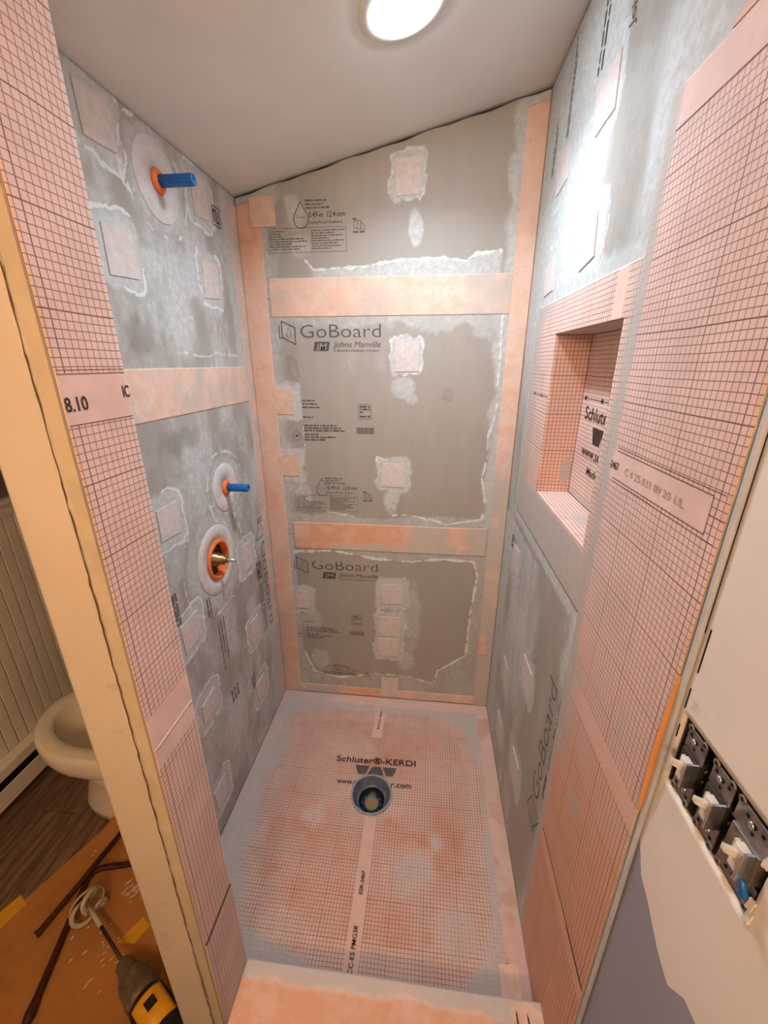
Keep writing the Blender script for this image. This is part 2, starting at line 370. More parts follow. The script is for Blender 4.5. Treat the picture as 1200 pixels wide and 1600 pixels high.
# ---- bathroom floor: dark boards on a slab
floor = tag(link('floor', mesh([(XL, YF, ZF-.03), (W, YF, ZF-.03), (W, YB, ZF-.03), (XL, YB, ZF-.03), (XL, YF, ZF-.008), (W, YF, ZF-.008), (W, YB, ZF-.008), (XL, YB, ZF-.008)],
    [(3, 2, 1, 0), (4, 5, 6, 7), (0, 1, 5, 4), (1, 2, 6, 5), (2, 3, 7, 6), (3, 0, 4, 7)]), 'black'), 'dark wood plank bathroom floor', kind='structure')
bm = bmesh.new(); add_box(bm, (.001, .001, 0), (.149, 1.198, .008), .0012); plank_me = from_bm(bm)
for i in range(13):
    x = XL+i*.15
    for j in range(3):
        y = YF-.05+((i*.37) % 1.2)-1.2+j*1.2 if False else YF+j*1.2-((i*.43) % .6)
        yt = y+1.2
        if x > -.13 and yt > -1.10: 
            if y > -1.12: continue
        o = link('plank', plank_me, 'plank', floor); o.location = (x, y, ZF-.008)
        if x > -.13 and yt > -1.12: o.scale = (1, (-1.12-y)/1.2, 1)
        if x+.15 > W: o.scale.x = max(.05, (W-x)/.15)
        if yt > YB: o.scale.y = (YB-y)/1.2
        if y < YF: o.location.y = YF; o.scale.y = (min(yt, -1.12 if x > -.13 else yt)-YF)/1.2

# ---- far-left bathroom wall with wainscot
wfl = tag(box('wall_far_left', (XL-.10, YF, ZF), (XL, YB, ceil_z(XL)), 'purple'), 'purple grey bathroom wall above the wainscot', kind='structure')
bm = bmesh.new(); add_box(bm, (0, .0018, 0), (.012, .0402, .92), .0022); bead_me = from_bm(bm)
for i in range(46):
    y = -1.36+i*.042; o = link('beadboard_slat', bead_me, 'beadboard', wfl); o.location = (XL, y, .09)
box('wainscot_rail', (XL, -1.36, 1.00), (XL+.018, .58, 1.045), 'beadboard', wfl, .003)
box('wainscot_cap', (XL, -1.36, 1.045), (XL+.035, .58, 1.065), 'white_trim', wfl, .004)
box('base_rail', (XL, -1.36, ZF), (XL+.014, .58, .09), 'white_trim', wfl)
tag(box('wall_far', (XL, YB, ZF), (0, YB+.1, ceil_z(-.1)), 'purple'), 'bathroom wall beyond the toilet', kind='structure')
tag(link('wall_front', prism([(XL, YF-.1), (W+.1, YF-.1), (W+.1, YF), (XL, YF)], ZF, ceil_z), 'plaster'), 'bathroom wall behind the camera', kind='structure')

# ================================================================== BACK WALL
wb = tag(link('wall_back', prism([(-.0125, .0125), (W+.0125, .0125), (W+.0125, .10), (-.0125, .10)], -.02, lambda x: ceil_z(x)-.001), 'stud'), 'back shower wall of grey foam boards, sealing bands and printed lettering', kind='structure')
BP = dict(a=(.572, 2.079, .036, .049), b=(.578, 1.552, .041, .049), c=(.531, 1.118, .043, .046), d=(.531, .579, .044, .047), e=(.521, .411, .044, .051), f=(.514, .298, .045, .047),
          g=(.124, .527, .027, .045), h=(.110, 1.394, .042, .046), i=(.112, 1.149, .041, .045), j=(.093, 2.002, .043, .042), k=(.521, .070, .040, .055), l=(.935, .350, .017, .055))
RLOW = [(.104, .764), (.274, .778), (.462, .746), (.614, .742), (.742, .76), (.869, .755), (.89, .69), (.871, .5), (.868, .282), (.746, .184), (.725, .107), (.603, .141), (.457, .142), (.281, .102), (.156, .129), (.113, .246)]
RMID = [(.90, 1.68), (.904, 1.504), (.904, 1.354), (.884, 1.27), (.889, 1.203), (.873, 1.112), (.894, 1.03), (.886, .944), (.756, .916), (.589, .954), (.40, .93), (.26, .955)]
RUP = [(.225, 1.863), (.254, 1.832), (.419, 1.837), (.56, 1.855), (.697, 1.856), (.765, 1.846), (.802, 1.866), (.877, 1.872)]
def paint_back(U, V):
    nz = fbm(U, V, 18, 14, 5); nf = fbm(U, V, 45, 45, 9); R = .10+.25*(nz-.5); G = 0*U; D = 0*U
    edge = lambda d, wd, s: s*(1-sstep(d+(nf-.5)*.02, 0, wd))
    R = np.maximum(R, .62*(1-sstep(U+(nz-.5)*.10, .10, .19)))
    R = np.maximum(R, .72*sstep(U+(nz-.5)*.05, .865, .90)*(V > .85)); R = np.maximum(R, .5*sstep(U+(nz-.5)*.05, .86, .90))
    up_ = np.interp(U, [p[0] for p in RUP], [p[1] for p in RUP])
    R = np.maximum(R, .75*(V > 1.75)*(1-sstep(V-up_, -.004, .01))*sstep(U, .2, .28)*(1-sstep(U, .87, .90)))
    R = np.maximum(R, .62*(V < 1.75)*(V > 1.2)*sstep(V+(nz-.5)*.14, 1.60, 1.66)*sstep(U, .45, .52)); R = np.maximum(R, .5*(V < 1.75)*(V > 1.3)*sstep(V+(nz-.5)*.05, 1.63, 1.67))
    R = np.maximum(R, .6*(V < .96)*(V > .85)*sstep(.955+(nz-.5)*.05-V, -.005, .02))
    low = V < .85; ins = inside(U, V, RLOW); R = np.where(low & ~ins, np.maximum(R, .5), R); R = np.where(low & ins, R*.5-.05, R)
    rag = (nf-.5)*.016
    G = np.maximum(G, .85*np.exp(-((pdist(U, V, RLOW)+rag)/.0052)**2)*(.75+.5*(nz > .47)))
    G = np.maximum(G, .75*np.exp(-((pdist(U, V, RMID)+rag)/.005)**2)*(nz > .40)); G = np.maximum(G, .7*np.exp(-((pdist(U, V, RUP)+rag)/.006)**2))
    G = np.maximum(G, .55*np.exp(-((pdist(U, V, [(.17, 1.422), (.183, 1.318), (.181, 1.218), (.19, 1.115)])+rag)/.004)**2))
    for k, (cu, cv, hu, hv) in BP.items():
        if k in 'jkl': continue
        big = {'a': .022, 'b': .02, 'c': .028, 'd': .036, 'e': .03, 'f': .026}.get(k, .03); d = rdist(U, V, cu, cv, hu, hv)+(nf-.5)*.022+(nz-.5)*.03
        R = np.maximum(R, .85*(1-sstep(d, big*.5, big*1.4)))
        if k in 'abcdefg': G = np.maximum(G, .62*np.exp(-((d-big*.75)/.005)**2)*(fbm(U, V, 12, 12, ord(k)) > .5))
    for cu, cv, ru, rv, s in ((.60, 1.95, .03, .075, .85), (.53, 1.02, .04, .07, .75), (.575, 1.45, .055, .05, .7), (.60, 1.41, .03, .03, .6), (.17, 1.62, .05, .05, .35), (.16, .42, .06, .08, .6), (.19, .20, .05, .07, .6), (.62, .48, .05, .2, .55), (.59, .22, .05, .06, .6), (.20, 2.0, .05, .06, .6), (.21, 1.90, .05, .04, .5), (.15, 1.02, .06, .06, .6), (.42, 1.53, .10, .05, .35)):
        R = np.maximum(R, s*(1-sstep(np.hypot((U-cu)/ru, (V-cv)/rv)+(nz-.5)*.9, .55, 1.2)))
    D = np.maximum(D, .55*(1-sstep(np.hypot((U-.15)/.035, (V-1.52)/.10)+(nz-.5), .5, 1.1))); D = np.maximum(D, .5*(1-sstep(np.hypot((U-.73)/.03, (V-1.42)/.05)+(nz-.5), .4, 1.0)))
    D = np.maximum(D, .5*(1-sstep(np.hypot((U-.25)/.14, (V-.95)/.018)+(nz-.5), .4, 1.1)))
    D = np.maximum(D, .4*(V < 1.68)*(V > 1.6)*sstep(U, .5, .6)*(nz > .5))
    return R, G, D
topb = lambda u: ceil_z(u)-.008-.003*math.sin(u*37)*math.sin(u*13)
b_low = panel('board_panel', 'B', 0, W, 0, .843, 'board', wb, paint_back)
b_mid = panel('board_panel', 'B', 0, W, .845, 1.744, 'board', wb, paint_back)
b_up = panel('board_panel', 'B', 0, W, 1.746, 2.28, 'board', wb, paint_back, top=topb)
def paint_tape(horizontal, smear, orange, seed):
    def f(U, V):
        n1 = fbm(U, V, 16, 16, seed); n2 = fbm(U, V, 7, 7, seed+3)
        s = smear(U, V) if callable(smear) else smear; g = orange(U, V) if callable(orange) else orange
        return s+(n1-.5)*1.0+(n2-.5)*.5, g+(n2-.5)*.9+(n1-.5)*.4, 0*U
    return f
low_sm = lambda U, V: .15+.6*sstep(U, .55, .65)*(1-sstep(U, .72, .78))+.5*sstep(U, .80, .88)+.55*sstep(.815-V, -.01, .012)*sstep(U, .22, .30)
panel('seam_band', 'B', .092, .922, 1.686, 1.808, 'tape', wb, paint_tape(1, lambda U, V: .28+.35*sstep(U, .72, .82), .22, 21), n=.0010, th=.001)
panel('seam_band', 'B', .108, .915, .782, .904, 'tape', wb, paint_tape(1, low_sm, lambda U, V: .55-.2*sstep(U, .5, .8), 22), n=.0010, th=.001)
panel('base_band', 'B', .0, W, .002, .050, 'tape', wb, paint_tape(1, lambda U, V: .45-.45*sstep(U, .25, .33)*(1-sstep(U, .58, .66)), lambda U, V: .05+.45*sstep(U, .25, .33)*(1-sstep(U, .58, .66)), 23), n=.0014, th=.0014)
panel('corner_band', 'B', .001, .082, .0, 2.06, 'tape', wb, paint_tape(0, lambda U, V: .30-.25*sstep(V, .8, 1.0)+.45*(1-sstep(U, .0, .012)), lambda U, V: .35+.15*sstep(V, 1.2, 1.9), 24), n=.0018, th=.0018, top=lambda u: ceil_z(u)-.03)
panel('corner_band', 'B', .921, W-.001, .0, 2.26, 'tape', wb, paint_tape(0, lambda U, V: .75-.65*sstep(V, .9, 1.5), lambda U, V: .02+.18*sstep(V, 1.2, 1.9), 25), n=.0018, th=.0018, top=lambda u: ceil_z(u)-.03)
for k, (cu, cv, hu, hv) in BP.items():
    t = {'a': .01, 'b': .0, 'c': -.012, 'f': .005}.get(k, 0)
    q = [(cu-hu+t*.2, cv-hv), (cu+hu, cv-hv+t*.3), (cu+hu, cv+hv), (cu-hu-t*.3, cv+hv)]
    slab('screw_patch', 'B', q, 'patch_orange' if k in 'hijl' else 'patch', wb, n=.0022 if k in 'jkl' else .0, th=.0022)
# printing on the back wall boards
def goboard(parent, fr, u, v, k, rot=0, cut=None, mat='ink'):
    R_ = lambda x, y: (u+k*(x*math.cos(math.radians(rot))-y*math.sin(math.radians(rot))), v+k*(x*math.sin(math.radians(rot))+y*math.cos(math.radians(rot))))
    text('GoBoard', fr, *R_(0, 0), .29*k, .046*k, parent, mat, rot, bold=-.012, cut=cut)
    lg = stroke([(-.068, .055), (-.02, .034), (-.02, -.022), (-.068, .002)], .0032, True)+stroke([(-.078, .042), (-.078, -.002), (-.068, .002)], .0028)+drop(-.044, .018, .032, .017)
    marks(fr, rot_pts(lg, u, v, rot, k), parent, mat)
    marks(fr, rot_pts([[(.044, -.0445), (.100, -.0445), (.106, -.0135), (.050, -.0135)]], u, v, rot, k), parent, mat, name='printed_emblem')
    text('JM', fr, *R_(.051, -.040), .044*k, .022*k, parent, 'emblem_ground', rot, bold=.01, shear=.2, n=.0010, name='emblem_letters')
    text('Johns Manville', fr, *R_(.118, -.032), .172*k, .020*k, parent, mat, rot, bold=.001, shear=.2)
    text('A Berkshire Hathaway Company', fr, *R_(.118, -.047), .168*k, .0085*k, parent, mat, rot, shear=.2)
def spec(parent, fr, u, v, k=1, rot=0, mat='ink'):      # drop, thickness line, web line, caution box
    R_ = lambda x, y: (u+k*(x*math.cos(math.radians(rot))-y*math.sin(math.radians(rot))), v+k*(x*math.sin(math.radians(rot))+y*math.cos(math.radians(rot))))
    text('0.49-in  12.4 mm', fr, *R_(0, 0), .122*k, .0165*k, parent, mat, rot, shear=.12, bold=.010)
    text('www.JM.com/GoBoard', fr, *R_(.002, -.018), .110*k, .009*k, parent, mat, rot, shear=.12)
    text('½-in', fr, *R_(-.042, -.002), .030*k, .010*k, parent, 'ink_faint', rot)
    pl = drop(-.026, .008, .075, .050)+stroke([(-.145, -.028), (.124, -.028), (.124, -.098), (-.145, -.098)], .0013, True)
    pl += fine_lines(-.010, .075, [(.044, .85), (.034, .7), (.024, 1)], .0070, 2)
    pl += fine_lines(.005, .118, [(-.038-.0074*i, [1, .7, .95, .55, 1, .8, .9, .6][i]) for i in range(8)], .005, 3)
    pl += fine_lines(-.140, -.01, [(-.038-.0074*i, [.4, .3, .35, .9, 1, .6, .95, .8][i]) for i in range(8)], .005, 4)
    pl += fine_lines(.146, .19, [(-.048, .9), (-.012, .3)], .008, 5)+stroke([(.150, -.018), (.160, -.012), (.172, -.014), (.186, -.030), (.186, -.038), (.165, -.036), (.150, -.034)], .002, True)+stroke([(.160, -.036), (.162, -.016)], .002)+stroke([(.172, -.036), (.174, -.018)], .002)
    marks(fr, rot_pts(pl, u, v, rot, k), parent, 'ink_faint', name='fine_print')
def smalltext(parent, fr, u, v, k=1, rot=0, rows=True, mat='ink'):
    pl = stroke([(.216, -.010), (.263, -.010), (.263, -.064), (.216, -.064)], .0016, True)+fine_lines(.221, .259, [(-.022, 1), (-.032, 1), (-.042, .3), (-.058, 1)], .009, 6)
    x = .206; rs = random.Random(4)
    while x < .272: ww = rs.uniform(.0012, .0042); pl.append([(x, -.12), (x+ww, -.12), (x+ww, -.096), (x, -.096)]); x += ww+rs.uniform(.001, .0028)
    if rows: pl += fine_lines(0, .088, [(.0, .55), (-.013, .7), (-.025, .75)], .008, 7)
    pl += fine_lines(0, .155, [(-.062, .25), (-.093, .85), (-.103, .95)], .0075, 8)+fine_lines(0, .16, [(-.113, 1)], .009, 9)+fine_lines(0, .125, [(-.128, .45), (-.138, 1), (-.149, .65)], .008, 10)
    pl += drop(-.03, -.128, .042, .032)+stroke([(-.034, -.131), (-.026, -.131)], .007)
    marks(fr, rot_pts(pl, u, v, rot, k), parent, mat, name='fine_print')
goboard(b_mid, 'B', .195, 1.618, 1.0)
goboard(b_low, 'B', .178, .685, 1.0, cut=((0, 0, .7235), (0.0, 0, 1)))
spec(b_up, 'B', .248, 1.982); spec(b_mid, 'B', .268, 1.052, .97)
smalltext(b_mid, 'B', .184, 1.397); smalltext(b_low, 'B', .130, .470, 1.0, rows=False, mat='ink_faint')
text('0.49-in  12.4 mm', 'B', .246, .140, .12, .017, b_low, 'ink_faint', shear=.12, bold=.006)
marks('B', fine_lines(.20, .37, [(.118, 1), (.128, .9)], .007, 11)+fine_lines(.25, .34, [(.172, .7), (.163, .9)], .007, 12)+stroke([(.40, .122), (.424, .122), (.412, .148)], .003, True), b_low, 'ink_faint', name='fine_print')

# ================================================================== LEFT WALL
wl = tag(link('wall_left', prism([(-.10, -.90), (-.0125, -.90), (-.0125, YB), (-.10, YB)], ZF-.005, lambda x: ceil_z(x)-.002), 'stud'), 'left shower partition with plumbing rough-in', kind='structure')
box('bathroom_side_skin', (-.104, -.90, ZF), (-.10, YB, ceil_z(-.1)-.004), 'plaster', wl)
LPq = [[(-.664, 2.02), (-.572, 2.032), (-.571, 1.942), (-.661, 1.937)], [(-.664, 1.798), (-.573, 1.808), (-.573, 1.711), (-.664, 1.705)], [(-.284, 2.022), (-.195, 2.02), (-.200, 1.924), (-.276, 1.92)], [(-.276, 1.809), (-.188, 1.815), (-.192, 1.721), (-.283, 1.712)],
       [(-.672, 1.187), (-.588, 1.188), (-.590, 1.1), (-.675, 1.105)], [(-.264, .902), (-.193, .897), (-.188, .793), (-.269, .802)], [(-.671, .842), (-.584, .847), (-.580, .763), (-.668, .749)], [(-.279, .581), (-.198, .577), (-.2, .475), (-.275, .474)],
       [(-.300, .298), (-.215, .290), (-.207, .212), (-.287, .206)], [(-.647, .535), (-.568, .546), (-.568, .474), (-.65, .471)], [(-.671, .190), (-.595, .190), (-.600, .107), (-.666, .107)]]
VALVE = (-.432, .936); STUB1 = (-.438, 1.940); STUB2 = (-.318, 1.145)
def paint_left(U, V):
    nz = fbm(U, V, 12, 8, 31); nf = fbm(U, V, 40, 40, 33); sw = fbm(U+.25*fbm(U, V, 5, 4, 37), V+.2*nz, 9, 5, 41)
    R = .48+1.1*(nz-.5)+.7*(sw-.5); G = .42*np.exp(-((sw-.56)/.012)**2)*(nz > .45)+.3*np.exp(-((sw-.44)/.010)**2)*(nf > .5); D = .35*sstep(sw, .58, .68)
    R = np.maximum(R, .65*sstep(U+(nz-.5)*.06, -.16, -.10)*(V > 1.46))
    for q in LPq:
        cu = sum(p[0] for p in q)/4; cv = sum(p[1] for p in q)/4; d = rdist(U, V, cu, cv, .042, .045)+(nf-.5)*.02+(nz-.5)*.03
        R = np.maximum(R, .85*(1-sstep(d, .014, .05))); G = np.maximum(G, .8*np.exp(-((d-.03)/.0065)**2)*(fbm(U, V, 9, 9, int(1000+cv*500)) > .44))
    for (cu, cv), r in ((STUB1, .10), (STUB2, .10), (VALVE, .15)):
        d = np.hypot(U-cu, V-cv)+(nz-.5)*.05; R = np.maximum(R, .7*(1-sstep(d, r*.9, r*1.4))); G = np.maximum(G, .7*np.exp(-((d-r*1.22)/.0065)**2)*(nf > .46))
    R = np.maximum(R, .8*(1-sstep(np.hypot((U+.42)/.07, (V-1.72)/.16)+(nz-.5), .5, 1.1))); R = np.maximum(R, .7*(1-sstep(np.hypot((U+.42)/.08, (V-1.28)/.10)+(nz-.5), .5, 1.2)))
    for x in (-.44, -.37, -.25): G = np.maximum(G, .5*np.exp(-((U-x-(nz-.5)*.02)/.004)**2)*sstep(V, 1.54, 1.6)*(1-sstep(V, 1.75, 1.85)))
    G = np.maximum(G, .6*np.exp(-((V-1.555-(nz-.5)*.03)/.006)**2)*sstep(U, -.5, -.42))
    D = np.maximum(D, .6*(1-sstep(np.hypot((U+.5)/.13, (V-1.33)/.06)+(nz-.5)*1.2, .4, 1.2))); D = np.maximum(D, .6*(1-sstep(np.hypot((U+.6)/.10, (V-1.60)/.07)+(nz-.5)*1.2, .4, 1.2)))
    return R, G, D
l_low = panel('board_panel', 'L', -.80, 0, 0, 1.459, 'board', wl, paint_left, circles=[(VALVE[0], VALVE[1], .055)], res=.0045)
l_up = panel('board_panel', 'L', -.80, 0, 1.461, 2.046, 'board', wl, paint_left, res=.0045)
panel('seam_band', 'L', -.78, -.06, 1.400, 1.521, 'tape', wl, paint_tape(1, lambda U, V: .42, .12, 51), n=.0010, th=.001)
panel('corner_band', 'L', -.062, -.001, 0, 2.02, 'tape', wl, paint_tape(0, lambda U, V: .5+.2*(1-sstep(V, .5, 1.0)), .05, 52), n=.0016, th=.0016)
for q in LPq: slab('screw_patch', 'L', q[::-1], 'patch', wl, th=.0026)
goboard(l_low, 'L', -.103, .842, 1.34, rot=-90, mat='ink_faint')
pl = stroke([(-.169, 1.975), (-.122, 1.975), (-.126, 1.925), (-.173, 1.925)], .003, True)+stroke([(-.162, 1.935), (-.162, 1.965), (-.148, 1.965), (-.148, 1.935), (-.135, 1.935), (-.135, 1.965)], .006)
marks('L', pl, l_up, 'ink', name='printed_stamp')
pl = rot_pts(fine_lines(0, .19, [(.0, .9), (-.018, .7), (-.034, 1)], .008, 13)+fine_lines(.30, .36, [(.02, 1), (.0, .9), (-.02, 1)], .014, 14)+fine_lines(-.11, -.03, [(-.06, 1), (-.075, .8)], .010, 15), -.455, .735, -90)
pl += rot_pts(fine_lines(0, .07, [(0, 1), (-.010, 1), (-.02, 1)], .010, 16), -.30, .36, -90)+rot_pts(fine_lines(0, .10, [(0, 1), (-.01, 1), (-.02, .9)], .012, 17), -.668, .95, -90)
marks('L', pl, l_low, 'ink_faint', name='fine_print')

# plumbing rough-in: each is a thing fixed to the wall
def ring_disc(ro, ri, h, mtx, name, mat, parent): return lathe(name, [(ri, 0), (ri, h), (ro-.002, h), (ro, h*.4), (ro, 0)], mat, parent, mtx, 56)
def stub(name, c, r_g, length, label):
    t = empty(name, (0.0, c[0], c[1])); m = axis((0, 0, 0), (1, 0, 0))
    ring_disc(r_g, .014, .0024, m, 'gasket_disc', 'gasket', t)
    lathe('seal_collar', [(.0125, .001), (.026, .001), (.027, .004), (.022, .010), (.0165, .012), (.0125, .011)], 'plastic_orange', t, m)
    lathe('pipe_plug', [(.0, -.01), (.0125, -.01), (.0125, length-.001), (.0118, length), (.0088, length), (.0085, length-.02), (0, length-.021)], 'plastic_blue', t, m, 28)
    bm = bmesh.new()
    for k in range(8):
        a = k*math.pi/4; y, z = math.cos(a)*.0125, math.sin(a)*.0125
        tube_bm(bm, [(.013, y, z), (length-.004, y, z)], .0011, 6)
    link('plug_rib', from_bm(bm), 'plastic_blue', t)
    return tag(t, label, 'pipe stub', 'capped pipe stubs on the left shower wall')
stub('pipe_stub', STUB1, .086, .094, 'blue capped shower arm stub with large gasket high on left wall')
stub('pipe_stub', STUB2, .080, .081, 'smaller blue capped pipe stub just above the mixing valve')
t = empty('mixing_valve', (0, VALVE[0], VALVE[1])); m = axis((0, 0, 0), (1, 0, 0))
ring_disc(.114, .058, .0026, m, 'gasket_disc', 'gasket', t)
lathe('seal_ring', [(.054, -.04), (.054, .006), (.056, .010), (.060, .011), (.065, .008), (.068, .0026), (.0678, .001)], 'plastic_orange', t, m, 48)
lathe('valve_pocket', [(0, -.055), (.060, -.055), (.060, -.012)], 'steel_dark', t, m, 32)
lathe('valve_body', [(0, -.05), (.030, -.05), (.030, -.018), (.024, -.014), (.022, .004), (.017, .008), (.016, .024), (.009, .027), (.0085, .036)], 'brass', t, m, 24)
lathe('valve_stem', [(.0065, .030), (.0065, .050), (.0055, .051), (.004, .064), (0, .064)], 'steel_bright', t, m, 12)
for dy, dz in ((.026, -.022), (-.024, .028), (.020, .034)):
    lathe('stop_screw', [(0, -.045), (.007, -.045), (.007, -.012), (.004, -.010), (0, -.010)], 'brass', t, axis((0, dy, dz), (1, 0, 0)), 10)
box('cover_lug', (-.045, .012, -.050), (-.012, .038, -.030), 'plastic_orange', t, .003)
tag(t, 'brass mixing valve in an orange seal ring and white gasket on left wall', 'valve')

# ================================================================== RIGHT WALL
bm = bmesh.new()            # stud wall with the niche opening left free
for a, b in (((W+.0125, -.358, -.02), (W+.115, .10, HR-.002)), ((W+.0125, -1.122, -.02), (W+.115, -.784, HR-.002)), ((W+.0125, -.784, -.02), (W+.115, -.358, 1.166)), ((W+.0125, -.784, 1.614), (W+.115, -.358, HR-.002)), ((W+.104, -.784, 1.166), (W+.115, -.358, 1.614))): add_box(bm, a, b)
wr = tag(link('wall_right', from_bm(bm), 'stud'), 'right shower wall with recessed niche and pink grid membrane', kind='structure')
NU0, NU1, NV0, NV1, ND = .372, .770, 1.180, 1.600, .090
RP = [[(.439, 2.059), (.560, 2.054), (.568, 1.967), (.472, 1.963)], [(.165, 2.055), (.280, 2.037), (.290, 1.957), (.200, 1.947)], [(.470, 1.811), (.560, 1.812), (.575, 1.732), (.490, 1.719)], [(.175, 1.785), (.268, 1.798), (.280, 1.715), (.191, 1.709)],
      [(.180, .930), (.265, .930), (.268, .845), (.182, .84)], [(.480, .690), (.580, .695), (.590, .600), (.485, .595)], [(.230, .480), (.310, .480), (.312, .400), (.232, .40)], [(.500, .330), (.590, .335), (.592, .245), (.502, .24)], [(.240, .220), (.320, .220), (.322, .14), (.242, .14)]]
def paint_right(U, V):
    nz = fbm(U, V, 13, 4, 61); nf = fbm(U, V, 40, 30, 63); st = fbm(U, V, 30, 3, 65)
    R = .20+.9*(nz-.5)+.5*(st-.5)+.75*(1-sstep(U+(nz-.5)*.2, .46, .62))*sstep(V, 1.5, 1.7)+.45*sstep(U+(nz-.5)*.08, .74, .80)
    R = R+.35*(1-sstep(U, .10, .16))+.42*(V < 1.0)*(1-sstep(U, .45, .62))
    G = .40*np.exp(-((st-.55)/.012)**2)*(nz > .5)*(V > 1.6); D = .45*sstep(U+(nz-.5)*.12, .54, .66)*(1-sstep(U, .74, .80))*(V > 1.62)+.12*sstep(U, .5, .62)*(V < 1.0)
    for q in RP:
        cu = sum(p[0] for p in q)/4; cv = sum(p[1] for p in q)/4; d = rdist(U, V, cu, cv, .045, .045)+(nf-.5)*.02+(nz-.5)*.05
        R = np.maximum(R, .9*(1-sstep(d, .015, .05))); G = np.maximum(G, .5*np.exp(-((d-.035)/.008)**2)*(fbm(U, V, 9, 9, int(1500+cv*500)) > .46))
    d = rdist(U, V, .47, 1.365, .32, .32)+(nf-.5)*.02; R = np.maximum(R, .8*(1-sstep(d, .015, .05)))
    return R, G, D
r_b = panel('board_panel', 'R', 0, 1.116, 0, 2.27, 'board', wr, paint_right, holes=[(NU0-.0025, NU1+.0025, NV0-.0025, NV1+.0025)], res=.005)
# membrane strip beside the opening
ST0, ST1 = .805, 1.117
def paint_strip(U, V):
    nz = fbm(U, V, 10, 10, 71); nf = fbm(U, V, 40, 40, 73)
    R = .05+.35*(nz-.5)+.85*(1-sstep(U+(nf-.5)*.012+(nz-.5)*.02, .820, .842))
    R = R+.55*sstep(1.02+.1*(nz-.5)-V, 0, .08)*(1-sstep(U+(nz-.5)*.1, .85, .95))*(V > .70)
    R = R+.6*(1-sstep(np.hypot((U-.95)/.05, (V-.70)/.05)+(nz-.5), .4, 1.1))+.5*(1-sstep(np.hypot((U-1.03)/.012, (V-.99)/.06)+(nz-.5)*.5, .5, 1.2))
    G = .10+.35*(1-sstep(V, .6, 1.1))+.25*(1-sstep(V, .9, 1.4))
    P = (V > 1.823)*1.+((V > 1.347) & (V < 1.393) & (U < 1.092))*1.+((V > .880) & (V < .925))*1.+((V > .405) & (V < .445))*1.
    return R, G, P
r_s = panel('membrane_strip', 'R', ST0, ST1, 0, 1.874, 'mesh', wr, paint_strip, n=.0013, th=.0013, off=(-.0015, .0285), res=.004)
slab('membrane_flap', 'R', [(.92, 1.874), (1.116, 1.874), (1.116, 2.02), (1.00, 1.93)], 'patch_orange', wr, th=.0025)
# seam lines where one strip laps over the next
for v_, a, b in ((.449, .835, 1.117), (.445, 1.02, 1.112)): box('lap_edge', (W-.0022, -b, v_), (W-.0013, -a, v_+.0016), 'ink_dark' if v_ > .446 else 'ink', wr)
text('-2467', 'R', .822, 1.362, .034, .013, r_s, 'ink_dark', n=.002, bold=.015)
text('C 4 25.031 09 20 1/L', 'R', .880, 1.362, .165, .0115, r_s, 'ink_blue', n=.002)
marks('R', stroke([(.842, 1.393), (1.092, 1.393), (1.092, 1.347), (.842, 1.347)], .0011)+stroke([(.842, 1.3985), (1.110, 1.3985)], .0009)+stroke([(.842, 1.3415), (1.110, 1.3415)], .0009)+stroke([(.83, 1.823), (1.116, 1.823)], .0009), r_s, 'line_ink', n=.0018, name='printed_rule')
for q in RP: slab('screw_patch', 'R', q[::-1], 'patch', wr, th=.0022)
goboard(r_b, 'R', .772, .44, 1.30, rot=90, mat='ink_faint')
pl = rot_pts(fine_lines(0, .16, [(.0, 1), (-.02, .8)], .012, 18), .435, 2.08, 90)+rot_pts(fine_lines(0, .13, [(.0, 1), (-.014, .8)], .009, 19), .12, 2.02, 90)+rot_pts(fine_lines(0, .2, [(0, 1), (-.012, .8)], .008, 20), .235, 2.06, 90)
pl += rot_pts(fine_lines(0, .05, [(0, 1), (-.014, 1), (-.028, 1), (-.042, 1), (-.056, .8)], .012, 21), .15, .90, 90)
marks('R', pl, r_b, 'ink', name='fine_print')
text('Johns Manville', 'R', .60, 2.06, .18, .025, r_b, 'ink', rot=90, bold=.012, shear=.2)

# niche, lined with grid membrane
ni = empty('wall_niche', (0, 0, 0))
def paint_fl(U, V):
    nz = fbm(U, V, 12, 12, 81); nf = fbm(U, V, 40, 40, 83); d = np.minimum(np.minimum(U-.150, 1.684-V), V-1.045)
    R = .05+.4*(nz-.5)+.6*(1-sstep(U+(nz-.5)*.06, .20, .30))+.95*(1-sstep(V+(nz-.5)*.03, 1.16, 1.185))+.5*sstep(V+(nz-.5)*.08, 1.63, 1.68)*(1-sstep(U, .55, .65))+.55*sstep(U, .772, .790)
    return R, .0*U, ((U > .715) & (U < .762) & (V > 1.60))*1.
n_f = panel('flange', 'R', .158, .806, 1.050, 1.684, 'niche', ni, paint_fl, n=.0011, th=.0011, holes=[(NU0, NU1, NV0, NV1)], res=.004)
FR['NB'] = lambda u, v, n: (W+ND-n, -u, v); FR['NL'] = lambda u, v, n: (W+u, -NU0-n, v); FR['NR'] = lambda u, v, n: (W+u, -NU1+n, v)
FR['NS'] = lambda u, v, n: (W+u, v, NV0+n); FR['NT'] = lambda u, v, n: (W+u, v, NV1-n)
def paint_nb(U, V):
    nz = fbm(U, V, 12, 12, 91); return .02+.3*(nz-.5)+.7*(1-sstep(V+(nz-.5)*.01, 1.19, 1.215)), .0*U, 0*U
def paint_nl(U, V):
    nz = fbm(U, V, 12, 12, 93); return .02+.3*(nz-.5)+1.0*(1-sstep(np.hypot((U-.072)/.018, (V-1.24)/.045)+(nz-.5)*.6, .6, 1.0)), .34+0*U, 0*U
